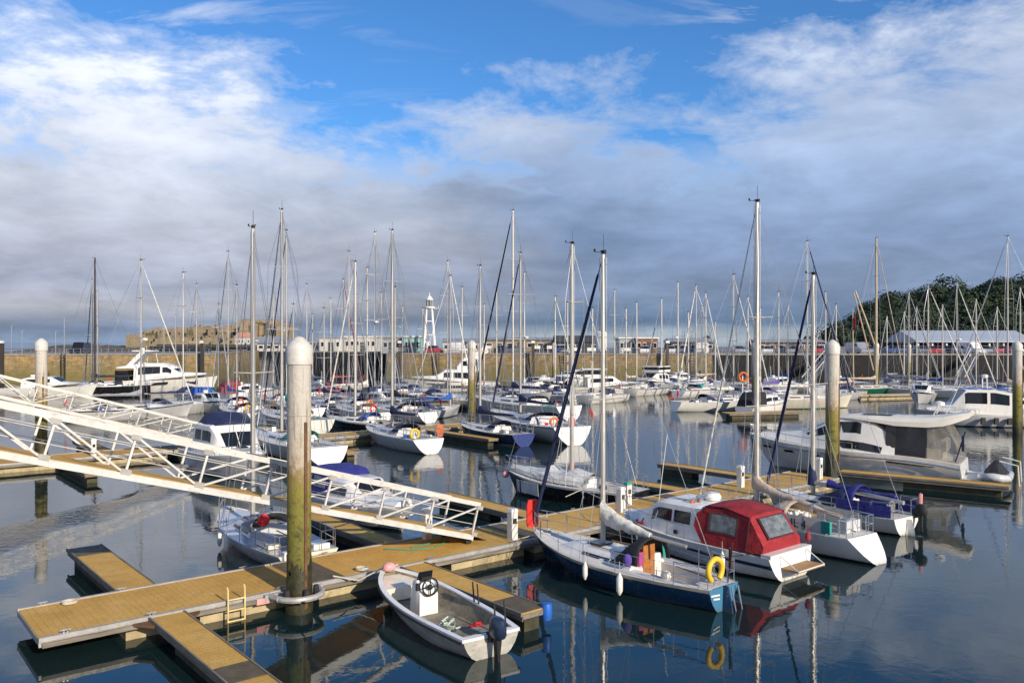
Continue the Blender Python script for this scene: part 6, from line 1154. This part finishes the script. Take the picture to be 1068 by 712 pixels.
# ---------------------------------------------------------------- wooded hill
def hill_h(x, y):
    xx = x-.40*(y-420); s = sm((xx-158)/30)*.80+.20*sm((xx-185)/120); f = sm((y-395)/80); return 1+(31+4*math.sin(x*.021+1)+3*math.sin(x*.055))*s*f
b = MB(); nx, ny = 60, 16
for j in range(ny):
    for i in range(nx): x, y = 130+i*13, 385+j*16; b.v.append((x, y, hill_h(x, y)))
for j in range(ny-1):
    for i in range(nx-1): b.f.append((j*nx+i, j*nx+i+1, (j+1)*nx+i+1, (j+1)*nx+i)); b.mi.append(0)
tag(b.build('hill', mat('hill soil', (.05, .055, .025), .95, 0, .3, .1), None), kind='structure')
def leaf_mat(name, c1, c2, c3):
    m, N, Lk, bs = new_mat(name); P = N.new('ShaderNodeNewGeometry').outputs['Position']
    f = noise(N, Lk, P, .09, 3); f2 = noise(N, Lk, P, .9, 3)
    col = ramp(N, Lk, f, [(.35, c1), (.5, c2), (.66, c3)]); col = mix_rgb(N, Lk, ramp(N, Lk, f2, [(.4, 0.0), (.7, .5)]), col, c3)
    Lk.new(col, bs.inputs['Base Color']); bs.inputs['Roughness'].default_value = .8; return m
LEAF = leaf_mat('dark tree foliage', (.006, .017, .009), (.013, .031, .013), (.034, .058, .020))  # greens darkened so the colour carries the shade on the hill
rd = random.Random(21); b = MB()
def leaf(c, s, rnd, out):
    n = (out+Vector((rnd.gauss(0, 1), rnd.gauss(0, 1), rnd.gauss(.2, 1)))*.30).normalized(); t = n.orthogonal().normalized(); w_ = n.cross(t); a = rnd.uniform(0, 6.28); t, w_ = t*math.cos(a)+w_*math.sin(a), w_*math.cos(a)-t*math.sin(a)
    o = len(b.v); b.v += [tuple(c+t*s), tuple(c+w_*s*.7), tuple(c-t*s), tuple(c-w_*s*.7)]; b.f.append((o, o+1, o+2, o+3)); b.mi.append(0)
for _ in range(520):
    x = rd.uniform(158, 480)**1.0; y = 400+abs(rd.gauss(0, 52)); z = hill_h(x, y)
    if x/y < .385 or x/y > .74: continue
    r_ = rd.choice((4.5, 6.0, 7.5, 10.0))*rd.uniform(.85, 1.1)
    for k in range(int(200+r_*85)):
        v = Vector((rd.gauss(0, 1), rd.gauss(0, 1), rd.gauss(0, 1))).normalized(); rr = r_*rd.uniform(.75, 1.05)*(1+.18*math.sin(v.x*5+v.y*4+r_)); leaf(Vector((x, y, z+r_*.55))+Vector((v.x*rr, v.y*rr, v.z*rr*.85)), rd.uniform(.45, .9), rd, v)
tag(b.build('woodland', LEAF, None, 0), 'dark green woodland covering the hill on the right', 'woodland', None, 'stuff')
# a few bushy trees along the foot of the hill behind the quay
def tree(label, px, y, top, seed):
    global b
    x = (px-534)/F*y; hh = H+(357-top)/F*y-QZ; o = thing('broadleaf_tree', label, 'tree', (x, y, QZ), 0, 'trees behind the right quay'); rd = random.Random(seed)
    MB().tube([(0, 0, 0), (.1, 0, hh*.4), (.2, .1, hh*.75)], [.35, .25, .08], 7).tube([(.1, 0, hh*.4), (1.5, .3, hh*.65)], [.15, .05], 5).tube([(.1, 0, hh*.35), (-1.4, -.3, hh*.6)], [.15, .05], 5).build('trunk', WOOD, o)
    b = MB()
    for q_ in range(7):
        c = Vector((rd.uniform(-.32, .32)*hh, rd.uniform(-.3, .3)*hh, hh*rd.uniform(.45, .82))); r_ = hh*rd.uniform(.16, .24)
        for k in range(150):
            v = Vector((rd.gauss(0, 1), rd.gauss(0, 1), rd.gauss(0, 1))).normalized(); leaf(c+v*r_*rd.uniform(.5, 1.05), rd.uniform(.35, .7), rd, v)
    b.build('crown', LEAF, o, 0)
for a in (('bushy dark tree left of the wooded hill foot', 872, 300, 347, 1), ('bushy dark tree behind the green ketch mast', 905, 310, 343, 2), ('low dark tree left of the long shed', 935, 290, 345, 3), ('small distant tree behind the low dark shed', 738, 240, 351, 4), ('small distant tree right of the tall tan covered yacht mast', 842, 320, 350, 5)): tree(*a)
